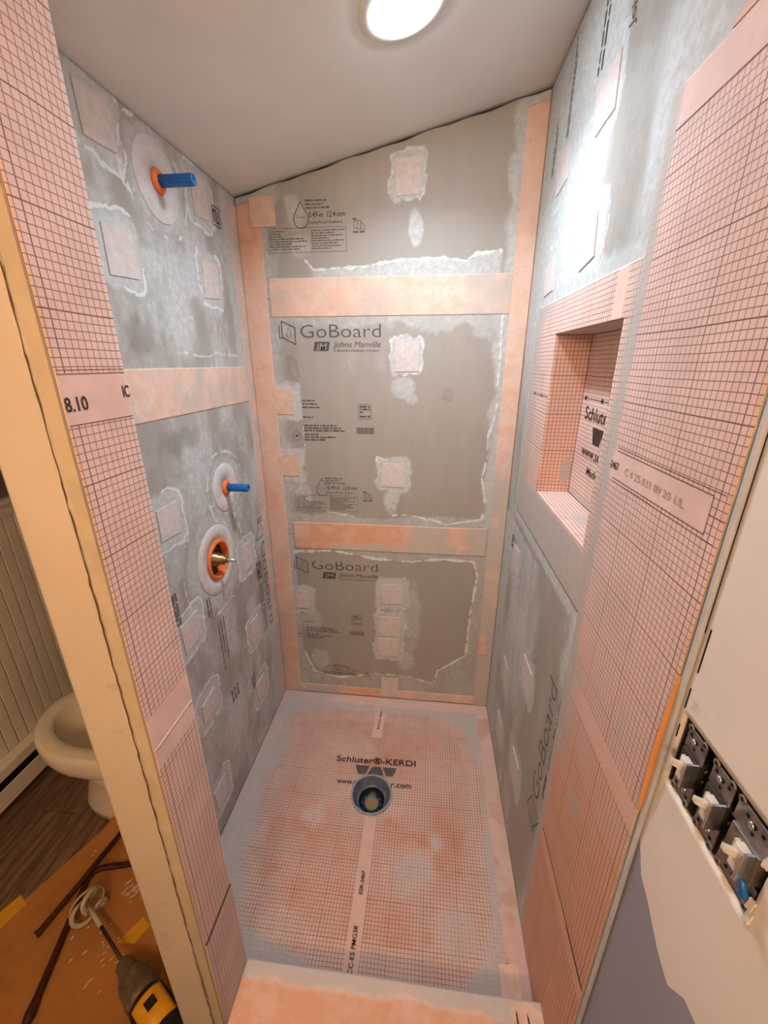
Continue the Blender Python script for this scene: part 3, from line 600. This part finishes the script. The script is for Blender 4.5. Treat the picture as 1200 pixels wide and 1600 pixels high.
def paint_ns(U, V):
    nz = fbm(U, V, 12, 12, 95); return .05+.4*(nz-.5)+.7*(1-sstep(np.hypot((U-.05)/.03, (V+.60)/.05)+(nz-.5), .4, 1.1)), .0*U, 0*U
panel('niche_back', 'NB', NU0, NU1, NV0, NV1, 'niche', ni, paint_nb, th=.01)
panel('niche_side', 'NL', 0, ND, NV0, NV1, 'niche', ni, paint_nl, th=.01)
panel('niche_side', 'NR', 0, ND, NV0, NV1, 'niche', ni, paint_nb, th=.01)
panel('niche_sill', 'NS', 0, ND, -NU1, -NU0, 'niche', ni, paint_ns, th=.01)
panel('niche_head', 'NT', 0, ND, -NU1, -NU0, 'niche', ni, paint_nb, th=.01)
text('Schluter', 'NB', .408, 1.394, .166, .034, ni, 'ink_dark', bold=.012, n=.0008)
marks('NB', [[(.475, 1.380), (.545, 1.380), (.530, 1.340), (.490, 1.340)], [(.560, 1.340), (.572, 1.380), (.615, 1.380), (.630, 1.340)]], ni, 'steel_dark', n=.0008, name='printed_emblem')
text('www.schluter.com', 'NB', .424, 1.304, .295, .026, ni, 'ink_dark', bold=.01, n=.0008)
text('Made in', 'NB', .482, 1.262, .10, .020, ni, 'ink_dark', bold=.008, n=.0008)
marks('R', stroke([(.20, 1.445), (.372, 1.445)], .0016)+[[(.222, 1.441), (.230, 1.441), (.230, 1.449), (.222, 1.449)], [(.30, 1.441), (.308, 1.441), (.308, 1.449), (.30, 1.449)]], ni, 'ink_dark', n=.0017)
marks('NB', stroke([(.372, 1.445), (.77, 1.445)], .0018)+[[(.39, 1.440), (.402, 1.440), (.402, 1.45), (.39, 1.45)], [(.50, 1.440), (.512, 1.440), (.512, 1.45), (.50, 1.45)]], ni, 'ink_dark', n=.0008)
tag(ni, 'recessed wall niche lined with pink grid membrane on the right wall', 'niche')

# cream drywall on the bathroom side of the right wall
def paint_cream(U, V):
    nz = fbm(U, V, 14, 8, 101); edge = np.interp(U, [1.12, 1.15, 1.18, 1.21, 1.242, 1.264, 1.30, 1.6, 2.7], [.90, .845, .83, .806, .795, .826, .832, .80, .80])
    R = sstep(edge-V, -.012, .012); D = .5*(1-sstep(np.hypot((U-1.150)/.012, (V-1.150)/.012), .6, 1.2))+.45*(1-sstep(np.hypot((U-1.125)/.008, (V-.90)/.02), .6, 1.2))
    ln = [(1.150, 1.165), (1.19, 1.16), (1.24, 1.158), (1.30, 1.155)]
    G = .8*np.exp(-((pdist(U, V, ln))/.0012)**2)*(nz > .4)+.7*np.exp(-(pdist(U, V, [(1.285, 1.01), (1.34, 1.0)])/.0012)**2)
    return R, G, D
SB = (1.136, 1.284, 1.021, 1.130)
wc = tag(panel('wall_right_bathroom', 'R', 1.1265, 2.60, ZF, 2.30, 'cream_light', None, paint_cream, n=-.006, th=.013, holes=[SB], res=.006), 'cream painted bathroom wall with grey unpainted patch and open switch box', kind='structure')
bk = prism([(W+.0195, YF), (W+.115, YF), (W+.115, -1.124), (W+.0195, -1.124)], ZF, lambda x: ceil_z(W))
box('corner_bead', (W+.001, -1.1262, 0), (W+.012, -1.1198, 2.28), 'bead', wc, .001)
# stud framing behind the drywall, left open where the switch box sits
for a, b in (((W+.0195, YF, ZF), (W+.115, -SB[1]-.002, 2.27)), ((W+.0195, -SB[1]-.002, ZF), (W+.115, -1.124, SB[2]-.002)), ((W+.0195, -SB[1]-.002, SB[3]+.002), (W+.115, -1.124, 2.27)), ((W+.10, -SB[1]-.002, SB[2]-.002), (W+.115, -1.124, SB[3]+.002))):
    box('framing', a, b, 'stud', wc)
bm = bmesh.new(); zs = [.93+.02*i for i in range(13)]
for z in zs: pass
vsx = []; 
for i, z in enumerate(zs):
    k = math.sin(math.pi*i/(len(zs)-1)); vsx += [(W-.0012, -1.1165, z), (W-.0012-.006*k, -1.1175-.002*k, z), (W+.004, -1.1195, z)]
fc = []
for i in range(len(zs)-1):
    for j in (0, 1): a = i*3+j; fc.append((a, a+1, a+4, a+3))
link('lifted_membrane_edge', mesh(vsx, fc), 'flap_orange', wr)
for (z, l, y_) in ((1.135, .03, -1.133), (1.09, .02, -1.1335), (1.19, .06, -1.1355), (1.24, .26, -1.1277)): box('plaster_crack', (W+.0056, y_-(.0005 if l > .2 else .0010), z), (W+.0062, y_+(.0005 if l > .2 else .0010), z+l), 'black', wc)

# ================================================================== ENTRY POST (left)
pl_plan = [(XS-.0015, Y0+.0005), (XS-.0015, Y1), (.012, -.70), (-.10, -.70), (-.10, -.905), (.146, Y0+.0005)]
we = tag(link('wall_entry', prism(pl_plan, ZF, lambda x: ceil_z(x)-.002), 'plaster'), 'entry wall stub with a pink grid membrane end beside the curb', kind='structure')
def paint_post(U, V):
    nz = fbm(U, V, 10, 10, 111); nf = fbm(U, V, 40, 40, 113)
    R = .02+.3*(nz-.5)+.3*(1-sstep(V, .25, .45))*(nz+.3)+.35*(1-sstep(V, .1, .2))
    G = .0*U
    P = ((V > 1.462) & (V < 1.520))*1.+((V > .905) & (V < 1.006))*1.
    return R, G, P
def bump_post(U, V): return .0018*np.exp(-((U+1.112)/.01)**2)*np.sin(V*9)**2
p_s = panel('membrane_strip', 'E', Y0+.002, Y1, .09, 2.11, 'mesh', we, paint_post, n=.0004, th=.0012, off=(.0026, .0122), res=.004, top=lambda u: 2.10)
panel('membrane_strip', 'E', Y0+.003, Y1+.001, .09, .40, 'mesh', we, lambda U, V: (.25+.4*fbm(U, V, 12, 12, 5)+.3*(1-sstep(V, .10, .2)), .05+0*U, (V < .2)*0.), n=.0024, th=.002, off=(.0026, .0022), res=.004)
for v_ in (.402, .944): box('lap_edge', (XS+.0004, Y0+.004, v_), (XS+.0030 if v_ < .5 else XS+.0018, Y1-.001, v_+(.0022 if v_ < .5 else .0012)), 'ink_dark' if v_ < .5 else 'patch', we)
marks('E', stroke([(Y0+.003, 1.520), (Y1-.001, 1.520)], .0009)+stroke([(Y0+.003, 1.462), (Y1-.001, 1.462)], .0009)+stroke([(Y0+.003, 1.5245), (Y1-.001, 1.5245)], .0008), p_s, 'line_ink', n=.0009, name='printed_rule')
text('8.10', 'E', -1.1145, 1.478, .034, .017, p_s, 'ink_dark', n=.001, bold=.015)
text('IC', 'E', -1.016, 1.488, .0125, .016, p_s, 'ink_dark', n=.001, bold=.015)
box('pine_edge', (XS-.022, Y0-.0015, ZF), (XS-.0016, Y0+.0005, 2.09), 'wood', we, .0006)
def paint_face(U, V):
    nz = fbm(U, V, 14, 14, 121); D = 0*U
    for cu, cv, ru, rv in ((.215, 1.08, .02, .012), (.20, 1.045, .025, .010), (.20, .99, .03, .012), (.19, .55, .02, .015), (.17, .42, .03, .05)): D = np.maximum(D, .5*(1-sstep(np.hypot((U-cu)/ru, (V-cv)/rv)+(nz-.5), .3, 1.1)))
    return 0*U, 0*U, D
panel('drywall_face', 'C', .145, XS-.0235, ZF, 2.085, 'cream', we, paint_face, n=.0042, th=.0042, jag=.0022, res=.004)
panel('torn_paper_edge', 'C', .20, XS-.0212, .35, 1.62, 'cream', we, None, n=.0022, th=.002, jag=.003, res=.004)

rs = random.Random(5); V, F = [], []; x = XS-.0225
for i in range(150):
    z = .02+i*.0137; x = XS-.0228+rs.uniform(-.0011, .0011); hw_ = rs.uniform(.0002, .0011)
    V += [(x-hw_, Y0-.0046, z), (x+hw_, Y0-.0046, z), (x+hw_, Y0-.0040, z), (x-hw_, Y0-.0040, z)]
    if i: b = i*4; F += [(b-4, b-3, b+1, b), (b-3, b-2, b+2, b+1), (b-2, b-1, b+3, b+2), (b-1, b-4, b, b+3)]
link('tear_gap_shadow', mesh(V, F), 'gap_shadow', we)  # jagged dark strip: painted shadow of the gap between drywall and pine

# ================================================================== SHOWER PAN, DRAIN, CURB
DR = (.497, -.473, .077)
INNER = [(.121, -.16), (.296, -.126), (.52, -.115), (.851, -.172), (.882, -.363), (.874, -.655), (.851, -.802), (.802, -.926), (.492, -.975), (.381, -.921), (.223, -.871), (.131, -.759), (.117, -.555), (.137, -.292)]
def paint_pan(U, V):
    nz = fbm(U, V, 8, 8, 131); nf = fbm(U, V, 30, 30, 133); d = pdist(U, V, INNER+INNER[:1])*np.where(inside(U, V, INNER), -1, 1)+(nz-.5)*.06+(nf-.5)*.025
    R = .02+.75*sstep(d, -.008, .06)+.35*(nz-.5); G = .42*(1-sstep(d, -.04, .01))+.5*(nz-.5)
    for cu, cv, ru, rv, s in ((.67, -.70, .10, .10, .6), (.30, -.58, .06, .05, .5), (.74, -.62, .035, .05, .8), (.60, -.93, .2, .05, .4), (.28, -.90, .10, .06, .45), (.80, -.85, .08, .08, .6), (.497, -.473, .115, .115, .45), (.42, -.30, .1, .05, .2)):
        k = 1-sstep(np.hypot((U-cu)/ru, (V-cv)/rv)+(nz-.5)*1.1, .4, 1.15); R = np.maximum(R, s*k); G = G-.5*k
    R = R+.35*sstep(-V, .955, .985); P = ((np.abs(U-.507) < .0215) & (V < -.56))*1.+((np.abs(U-.488) < .021) & (V > -.225))*1.
    R = np.where((P > 0) & (d < -.01), np.minimum(R, .3), R); G = np.where(P > 0, np.minimum(G, .25), G)
    ed = np.minimum(np.minimum(U, W-U), -V); P = P+1.0*(ed+(nf-.5)*.004 < .055)
    R = np.where(ed < .055, .42+.5*(nz-.5)+.25*(U < .2), R); G = np.where(ed < .055, .1+.5*sstep(U, .8, .9)*sstep(nz, .5, .6), G)
    return R, G, P
pan = panel('shower_pan', 'F', 0.0005, W-.0005, -1.0, -.0005, 'pan', None, paint_pan, th=.03, circles=[DR], res=.0045, bulge=lambda U, V: -.010*np.exp(-(np.hypot(U-DR[0], V-DR[1])/.30)**2))
tag(pan, 'pink grid membrane shower pan smeared with grey thinset around a drain', 'shower pan')
text('Schluter®-KERDI', 'F', .335, -.354, .325, .026, pan, 'ink_dark', bold=.012, n=-.0045, rot=1.5)
marks('F', [[(.418, -.364), (.474, -.363), (.462, -.397), (.432, -.398)], [(.470, -.398), (.487, -.364), (.519, -.363), (.536, -.397)], [(.528, -.363), (.584, -.361), (.571, -.395), (.544, -.396)]], pan, 'ink', n=-.0045, name='printed_emblem')
text('www.sc', 'F', .355, -.446, .090, .022, pan, 'ink_dark', bold=.01, n=-.0058, rot=1.5)
text('r.com', 'F', .568, -.440, .078, .022, pan, 'ink_dark', bold=.01, n=-.0058, rot=1.5)
text('ESR-2467', 'F', .513, -.790, .062, .012, pan, 'ink_dark', rot=90, bold=.01, n=.0000)
text('ICC-ES PMG38', 'F', .513, -.972, .105, .013, pan, 'ink_dark', rot=90, bold=.01, n=.0006)
text('ICC-ES', 'F', .492, -.185, .10, .010, pan, 'ink_dark', rot=88, bold=.01, n=.0)
t = empty('floor_drain', (DR[0], DR[1], -.010))
lathe('rim', [(.076, -.02), (.078, .0005), (.078, .005), (.074, .0065), (.0715, .0045), (.0705, 0), (.069, -.006)], 'drain_rim', t, None, 56)
lathe('throat', [(.0712, .003), (.067, -.006), (.058, -.026), (.056, -.030), (.049, -.031)], 'drain_grey', t, None, 56)
lathe('bowl', [(.050, -.029), (.047, -.038), (.043, -.052), (.031, -.056), (.026, -.056), (.026, -.07)], 'drain_black', t, None, 48)
lathe('pipe_lip', [(.024, -.07), (.024, -.048), (.0262, -.047), (.0285, -.049), (.0285, -.058)], 'drain_grey', t, None, 40)
lathe('standing_water', [(0, -.051), (.0245, -.051)], 'water', t, None, 32)
bm = bmesh.new()
for k in range(10):
    a = k*2*math.pi/10; tube_bm(bm, [(.031*math.cos(a), .031*math.sin(a), -.0535), (.038*math.cos(a), .038*math.sin(a), -.0515)], .0022, 6)
link('thread_lugs', from_bm(bm), 'drain_grey', t)
tag(t, 'round grey plastic drain opening in the shower pan', 'drain')

def paint_curb(U, V):
    nz = fbm(U, V, 9, 12, 141); back = sstep(V+(nz-.5)*.03, -1.045, -1.02)
    return .05+.7*back+.3*(nz-.5)+.35*sstep(U, .80, .9), .65*(1-back)+.5*(nz-.5), 1+0*U
curb = empty('shower_curb', ((XS+W)/2, -1.06, ZF))
bm = bmesh.new(); add_box(bm, (XS+.003, -1.116, ZF), (W-.002, -1.004, .0885), .003); o = link('core', from_bm(bm), 'patch_orange'); o.parent = curb; o.matrix_parent_inverse = Matrix.Translation(-curb.location)
o = panel('membrane_wrap', 'F', XS+.003, W-.002, -1.117, -1.001, 'tape', curb, lambda U, V: (paint_curb(U, V)[0], paint_curb(U, V)[1], 0*U), n=.0905, th=.02, bulge=lambda U, V: .002*np.sin(U*14)*np.exp(-((V+1.01)/.02)**2)); o.matrix_parent_inverse = Matrix.Translation(-curb.location)
o = slab('corner_patch', 'F', [(.905, -1.116), (W-.004, -1.116), (W-.004, -1.004), (.905, -1.006)], 'patch_orange', curb, n=.0905, th=.0015); o.matrix_parent_inverse = Matrix.Translation(-curb.location)
o = marks('F', [[(.918, -1.05), (.923, -1.05), (.921, -1.025), (.918, -1.02)], [(.944, -1.05), (.949, -1.05), (.947, -1.03), (.943, -1.022)]], curb, 'ink_dark', n=.0932); o.matrix_parent_inverse = Matrix.Translation(-curb.location)
tag(curb, 'orange membrane wrapped shower curb at the bottom of the entry', 'curb')
o = slab('pan_corner_patch', 'F', [(.905, -1.0), (.955, -1.0), (.955, -.90), (.905, -.905)], 'patch_orange', pan, n=.0005, th=.0012)

# ================================================================== CEILING DOWNLIGHT
tilt = math.atan((HR-HL)/W); LC = (.590, -.478); lz = ceil_z(LC[0])
t = empty('ceiling_downlight', (LC[0], LC[1], lz)); t.rotation_euler = (0, -tilt, 0)
lathe('trim_ring', [(.068, -.0005), (.068, -.0045), (.074, -.006), (.090, -.004), (.094, -.0008), (.094, .002)], 'white_trim', t, None, 56)
lathe('lens', [(0, -.016), (.030, -.0152), (.050, -.0125), (.062, -.0085), (.0675, -.0045), (.0675, .001)], M['lens'], t, None, 56)
ld = bpy.data.lights.new('downlight_beam', 'AREA'); ld.shape = 'DISK'; ld.size = .12; ld.energy = DOWNLIGHT_BEAM; ld.color = DOWNLIGHT_COLOR; ld.spread = math.radians(142)
lo_ = bpy.data.objects.new('downlight_beam', ld); COL.objects.link(lo_); lo_.parent = t; lo_.location = (0, 0, -.018); lo_.rotation_euler = (0, tilt, 0)
tag(t, 'round lit recessed downlight in the sloped ceiling above the shower', 'light')
# vanity light of the bathroom on the wall behind the camera
t = empty('vanity_light', (.35, YF, 1.86)); box('backplate', (-.30, 0, -.05), (.30, .025, .05), 'steel_bright', t, .006)
for k in (-.2, 0, .2):
    tube('arm', [(k, .02, 0), (k, .07, 0), (k, .09, -.01)], .008, 'steel_bright', t); bm = bmesh.new(); bmesh.ops.create_uvsphere(bm, u_segments=24, v_segments=14, radius=.055)
    for v in bm.verts: v.co += Vector((k, .10, -.055))
    link('globe', from_bm(bm), M['globe'], t, True)
tag(t, 'three globe warm vanity light on the bathroom wall behind the camera', 'light')

# ================================================================== SWITCH BOX
yb0, yb1, zb0, zb1 = -SB[1], -SB[0], SB[2], SB[3]; FX = W+.006
t = empty('switch_box', (FX+.06, (yb0+yb1)/2, zb0)); OFF = Matrix.Translation(-t.location)
def put(o): o.parent = t; o.matrix_parent_inverse = OFF; return o
put(box('box_back', (FX+.058, yb0, zb0), (FX+.062, yb1, zb1), 'steel'))
put(box('box_side', (FX+.004, yb0+.001, zb0+.001), (FX+.058, yb1-.001, zb0+.003), 'steel')); put(box('box_side', (FX+.004, yb0+.001, zb1-.003), (FX+.058, yb1-.001, zb1-.001), 'steel'))
put(box('box_side', (FX+.004, yb0+.001, zb0+.003), (FX+.058, yb0+.003, zb1-.003), 'steel')); put(box('box_side', (FX+.004, yb1-.003, zb0+.003), (FX+.058, yb1-.001, zb1-.003), 'steel_dark'))
tag(t, 'three gang metal switch box open in the cream wall', 'switch box')
def switch(name, yc, label, broad=False):
    s = empty(name, (FX, yc, (zb0+zb1)/2)); hw = .0165 if not broad else .024
    def strap(z0, z1, nm):
        bm = bmesh.new(); add_box(bm, (.002, -hw, z0), (.0035, hw, z1), .0006); o = link(nm, from_bm(bm), 'steel', s)
        zc = (z0+z1)/2; up_ = 1 if zc > 0 else -1
        for yy, zz, r in ((0, zc+up_*.004, .0028), (-.010, zc+up_*.006, .0022), (.010, zc+up_*.006, .0022), (0, zc-up_*.006, .0018)):
            lathe('strap_hole', [(0, 0), (r, 0), (r, .0004), (0, .0004)], 'black', o, axis((.0018, yy, zz), (-1, 0, 0)), 14)
        lathe('strap_screw', [(.004, 0), (.004, .0012), (.0025, .002), (0, .002)], 'steel_bright', o, axis((.002, .004*up_, zc+up_*.001), (-1, 0, 0)), 14)
        for yy in (-hw+.004, hw-.004):
            lathe('plaster_ear', [(.0022, 0), (.0048, 0), (.0048, .0012), (.0022, .0012)], 'steel', o, axis((.002, yy, zc+up_*.014), (-1, 0, 0)), 14)
    strap(.018, .047, 'strap_end'); strap(-.047, -.018, 'strap_end')
    bm = bmesh.new(); add_box(bm, (-.002, -hw*.78, -.019), (.022, hw*.78, .019), .0012); link('switch_body', from_bm(bm), 'steel' if broad else 'steel_dark', s)
    bm = bmesh.new(); add_box(bm, (-.0135, -.0155, -.018), (.002, -.0125, .018), .0006); link('side_bracket', from_bm(bm), 'steel_bright', s)
    bm = bmesh.new(); add_box(bm, (-.010, -.0125, -.015), (-.001, .0005, .015), .001); link('toggle_frame', from_bm(bm), 'switch_white', s)
    bm = bmesh.new(); add_box(bm, (-.006, -.0105, -.014), (-.001, .006, .012), .001); link('toggle_plate', from_bm(bm), 'switch_white', s)
    bm = bmesh.new(); g = bmesh.ops.create_cube(bm, size=1)
    for v in g['verts']:
        e = .5-v.co.x; k = 1-.18*e; v.co = Vector((-.002-.021*e, -.004+v.co.y*.0075*k, v.co.z*.0095*k+.011*e))
    bmesh.ops.bevel(bm, geom=bm.edges[:], offset=.0009, segments=2, affect='EDGES'); link('toggle_lever', from_bm(bm), 'switch_white', s)
    for zz in (.008, -.008): lathe('terminal_screw', [(0, 0), (.0032, 0), (.0032, .002), (0, .002)], 'brass', s, axis((.012, -hw*.78, zz), (0, -1, 0)), 12)
    return tag(s, label, 'switch', 'toggle switches in the open box')
switch('toggle_switch', -1.163, 'bare toggle switch nearest the pink membrane in the metal box')
switch('toggle_switch', -1.209, 'middle one of three bare toggle switches in the metal box')
switch('toggle_switch', -1.256, 'rightmost toggle switch, beside the blue wire nut, in the metal box', True)
o = lathe('wire_nut', [(0, -.009), (.002, -.009), (.0042, .003), (.005, .007), (.0048, .008), (0, .008)], 'plastic_blue', None, axis((FX-.004, -1.2735, 1.052), (.25, -.1, -1)), 10)
tag(o, 'small blue wire nut hanging beside the rightmost switch', 'wire nut')
for k, (y_, z_) in enumerate(((-1.281, 1.043), (-1.283, 1.028), (-1.279, 1.10))):
    q = [(-y_-.003, z_-.008), (-y_+.004, z_-.006), (-y_+.005, z_+.009), (-y_-.001, z_+.007)]; slab('torn_drywall_chip', 'R', q, 'cream_light', wc, n=-.0065, th=.002, curl=1)

# ================================================================== TOILET
t = empty('toilet', (-.38, -.52, ZF)); TZ = ZF
def ringpts(tip, back, hw, z, n=48, sq=2.2, inset=0):     # egg outline, tip towards -X
    cx = (tip+back)/2; a = (back-tip)/2-inset; hw -= inset; out = []
    for i in range(n):
        th = 2*math.pi*i/n; c, s = math.cos(th), math.sin(th)
        x = a*math.copysign(abs(c)**(2/sq), c); y = hw*math.copysign(abs(s)**(2/sq), s); y *= 1-.12*max(0, -c)**2*(1 if c < 0 else 0)
        out.append((cx+x+.38, y, z-ZF))
    return out
def loft(name, rings, mat, parent, cap0=True, cap1=True):
    bm = bmesh.new(); R_ = [[bm.verts.new(p) for p in r] for r in rings]; n = len(R_[0])
    for a, b in zip(R_, R_[1:]):
        for i in range(n): j = (i+1) % n; bm.faces.new((a[i], a[j], b[j], b[i]))
    if cap0: bm.faces.new(R_[0][::-1])
    if cap1: bm.faces.new(R_[-1])
    return link(name, from_bm(bm), mat, parent, True)
loft('bowl', [ringpts(-.60, -.16, .11, .13), ringpts(-.615, -.15, .125, .18), ringpts(-.650, -.14, .160, .222), ringpts(-.685, -.13, .186, .246), ringpts(-.700, -.13, .195, .262), ringpts(-.707, -.13, .199, .285), ringpts(-.708, -.13, .199, .312), ringpts(-.705, -.13, .197, .326), ringpts(-.699, -.135, .191, .335), ringpts(-.690, -.14, .184, .338),
    ringpts(-.668, -.165, .166, .3385), ringpts(-.648, -.20, .148, .338), ringpts(-.644, -.205, .144, .334), ringpts(-.642, -.206, .142, .326), ringpts(-.640, -.208, .140, .30), ringpts(-.61, -.23, .118, .24), ringpts(-.54, -.28, .07, .19)], 'porcelain', t, True, True)
loft('pedestal', [ringpts(-.615, -.14, .122, ZF, sq=2.8), ringpts(-.612, -.14, .120, ZF+.02, sq=2.8), ringpts(-.600, -.14, .108, ZF+.08, sq=2.6), ringpts(-.592, -.14, .104, .08, sq=2.5), ringpts(-.605, -.15, .115, .15, sq=2.3)], 'porcelain', t)
bm = bmesh.new(); add_box(bm, (.14, -.20, .40), (.262, .20, .74), .02); link('tank', from_bm(bm), 'porcelain', t)
bm = bmesh.new(); add_box(bm, (.13, -.21, .742), (.268, .21, .775), .01); link('tank_lid', from_bm(bm), 'porcelain', t)
bm = bmesh.new(); add_box(bm, (.10, -.15, .24), (.25, .15, .40), .02); link('tank_shelf', from_bm(bm), 'porcelain', t)
tag(t, 'white toilet without a seat behind the entry wall', 'toilet')

# ---- baseboard heater
t = empty('baseboard_heater', (XL+.035, -.4, ZF)); x0 = 0.0
def hb(name, a, b, mat, bev=.002): bm = bmesh.new(); add_box(bm, a, b, bev); return link(name, from_bm(bm), mat, t)
hb('back_plate', (-.020, -.96, .05), (-.016, .94, .20), 'heater'); hb('top_cover', (-.020, -.96, .185), (.030, .94, .200), 'heater', .004); hb('front_lip', (.024, -.96, .160), (.030, .94, .186), 'heater')
hb('front_cover', (.028, -.96, .055), (.034, .94, .128), 'heater'); hb('dark_slot', (-.016, -.955, .055), (.018, .935, .184), 'black')
hb('end_cap', (-.021, -.965, .045), (.036, -.955, .202), 'heater'); hb('foot', (-.016, -.90, 0), (.02, -.88, .055), 'black'); hb('foot', (-.016, .80, 0), (.02, .82, .055), 'black')
tag(t, 'white baseboard heater along the foot of the beadboard wall', 'heater')

# ================================================================== PAPER, BARS, MIXER on the floor
def floor_poly(name, pts, mat, z, th, parent=None, lift=None):
    bm = bmesh.new(); lift = lift or (lambda x, y: 0); n = 28
    xs = [p[0] for p in pts]; ys = [p[1] for p in pts]; U, V = np.meshgrid(np.linspace(min(xs), max(xs), n), np.linspace(min(ys), max(ys), n), indexing='ij')
    top_ = [bm.verts.new((x, y, 0)) for x, y in pts]; f = bm.faces.new(top_)
    for k in range(3): bmesh.ops.subdivide_edges(bm, edges=bm.edges[:], cuts=1, use_grid_fill=True)
    bmesh.ops.triangulate(bm, faces=bm.faces[:])
    bmesh.ops.subdivide_edges(bm, edges=bm.edges[:], cuts=2, use_grid_fill=True)
    for v in bm.verts: v.co.z = z+th+lift(v.co.x, v.co.y)
    r = bmesh.ops.extrude_face_region(bm, geom=bm.faces[:])
    for v in r['geom']:
        if isinstance(v, bmesh.types.BMVert): v.co.z -= th
    return link(name, from_bm(bm), mat, parent)
lf = lambda x, y: .05*math.exp(-((x+.41)/.06)**2-((y+.64)/.05)**2)+.012*math.exp(-((x+.36)/.1)**2-((y+.62)/.06)**2)
paper = floor_poly('floor_paper', [(-.60, -1.00), (-.66, -1.30), (.12, -1.35), (.20, -1.135), (.135, -1.10), (-.115, -.86), (-.115, -.66), (-.20, -.655), (-.30, -.655), (-.42, -.655), (-.47, -.70), (-.505, -.78), (-.555, -.90)], 'kraft', ZF, .0012, None, lf)
tag(paper, 'brown kraft paper laid over the dark floor beside the toilet', 'paper')
for pts in ([(-.66, -1.06), (-.60, -1.08), (-.535, -.90), (-.575, -.88)], [(-.02, -.99), (.03, -1.03), (.06, -1.12), (.0, -1.14), (-.02, -1.05)], [(-.15, -.89), (-.115, -.905), (-.135, -.95), (-.19, -.955)]): floor_poly('tape_piece', pts, 'yellow', ZF+.0014, .0004, paper)
sp = []
rs = random.Random(11)
for cx, cy, s, n_ in ((-.225, -.835, .05, 26), (-.36, -.86, .08, 16), (-.25, -.96, .10, 12), (-.40, -.75, .06, 8), (-.2, -1.0, .06, 8)):
    for k in range(n_):
        x, y = rs.gauss(cx, s*.4), rs.gauss(cy, s*.4); a = rs.uniform(.6, 1.4); l = rs.uniform(.003, .016 if s == .05 else .009); ww = rs.uniform(.001, .003)
        dx, dy = math.cos(a)*l, math.sin(a)*l; px, py = -math.sin(a)*ww, math.cos(a)*ww; sp.append([(x-dx, y-dy), (x+px, y+py), (x+dx, y+dy), (x-px, y-py)])
V, F = [], []
for q in sp: b = len(V); V += [(x, y, ZF+.0022+lf(x, y)) for x, y in q]; F.append((b, b+1, b+2, b+3))
o = link('thinset_splashes', mesh(V, F), 'splash', paper); o['kind'] = 'stuff'
o = tube('metal_bar', [(-.430, -.968, ZF+.013), (-.425, -.955, ZF+.0135), (-.39, -.835, ZF+.031), (-.348, -.665, ZF+.052)], [.011, .0085, .0085, .0085], 'rust', None, 12); tag(o, 'long straight rusty bar lying across the bent one on the paper', 'metal bar')
o = tube('metal_bar', [(-.30, -1.128, ZF+.012), (-.305, -1.11, ZF+.012), (-.315, -1.08, ZF+.010), (-.36, -.93, ZF+.010), (-.390, -.825, ZF+.010), (-.385, -.800, ZF+.010), (-.365, -.788, ZF+.010), (-.275, -.766, ZF+.010)], [.010, .014, .010, .009, .009, .009, .009, .009], 'rust', None, 12); tag(o, 'dark bent metal bar with a short hooked end on the paper', 'metal bar')

# mixing drill
A, B_ = Vector((-.325, -.893, ZF+.035)), Vector((.02, -1.082, ZF+.062)); D_ = (B_-A).normalized(); L_ = (B_-A).length
t = empty('mixing_drill', (0, -1.07, ZF)); OF = Matrix.Translation(-t.location)
def put2(o): o.parent = t; o.matrix_parent_inverse = OF; return o
mz = axis(A, D_)
put2(tube('paddle_shaft', [A-D_*.01, A+D_*.10], .006, 'dusty')); put2(tube('drive_shaft', [A+D_*.09, A+D_*.25], .0048, 'steel_dark'))
bm = bmesh.new()
for k in range(3):
    pts = []
    for i in range(15):
        a = 2*math.pi*(k/3)+i/14*2.6; r = .012+.034*math.sin(math.pi*i/14); pts.append(mz @ Vector((r*math.cos(a), r*math.sin(a), -.008+.045*i/14)))
    tube_bm(bm, pts, [.004+.003*math.sin(math.pi*i/14) for i in range(15)], 8)
put2(link('mixing_paddle', from_bm(bm), 'dusty', None, True))
put2(lathe('paddle_ring', [(.044, -.003), (.047, -.003), (.047, .004), (.044, .004), (.044, -.003)], 'dusty', None, mz, 40))
m2 = axis(A+D_*.235, D_)
put2(lathe('chuck', [(0, 0), (.012, 0), (.021, .012), (.023, .035), (.026, .040), (.026, .052)], 'tool_grey', None, m2, 28))
put2(lathe('gear_case', [(.026, .050), (.034, .056), (.038, .072), (.038, .10), (.041, .104), (.041, .122), (.036, .13)], 'tool_grey', None, m2, 28))
put2(lathe('motor_housing', [(.034, .128), (.041, .134), (.044, .16), (.044, .25), (.038, .27), (0, .27)], 'tool_black', None, m2, 28))
# yellow label shell wrapped over the upper side of the housing
bm = bmesh.new(); sd = D_.cross(Vector((0, 0, 1))).normalized(); un = sd.cross(D_).normalized(); o0 = A+D_*.235; g = []
for h in (.148, .155, .19, .23):
    row = []
    for i in range(9):
        a = math.radians(-48+96*i/8); row.append(bm.verts.new(o0+D_*h+(un*math.cos(a)+sd*math.sin(a))*.0475))
    g.append(row)
for a, b in zip(g, g[1:]):
    for i in range(8): bm.faces.new((a[i], a[i+1], b[i+1], b[i]))
ys = link('label_shell', from_bm(bm), 'yellow_plastic', None, True); put2(ys); md = ys.modifiers.new('s', 'SOLIDIFY'); md.thickness = .004; md.offset = -1
put2(box('label_plate', (-.012, -.012, 0), (.012, .012, .0015), 'tool_black')).matrix_parent_inverse = OF @ Matrix.Translation(o0+D_*.178+un*.0478) @ Matrix((D_, sd, un)).transposed().to_4x4()
tag(t, 'yellow and black mixing drill with a dusty paddle lying on the paper', 'drill')
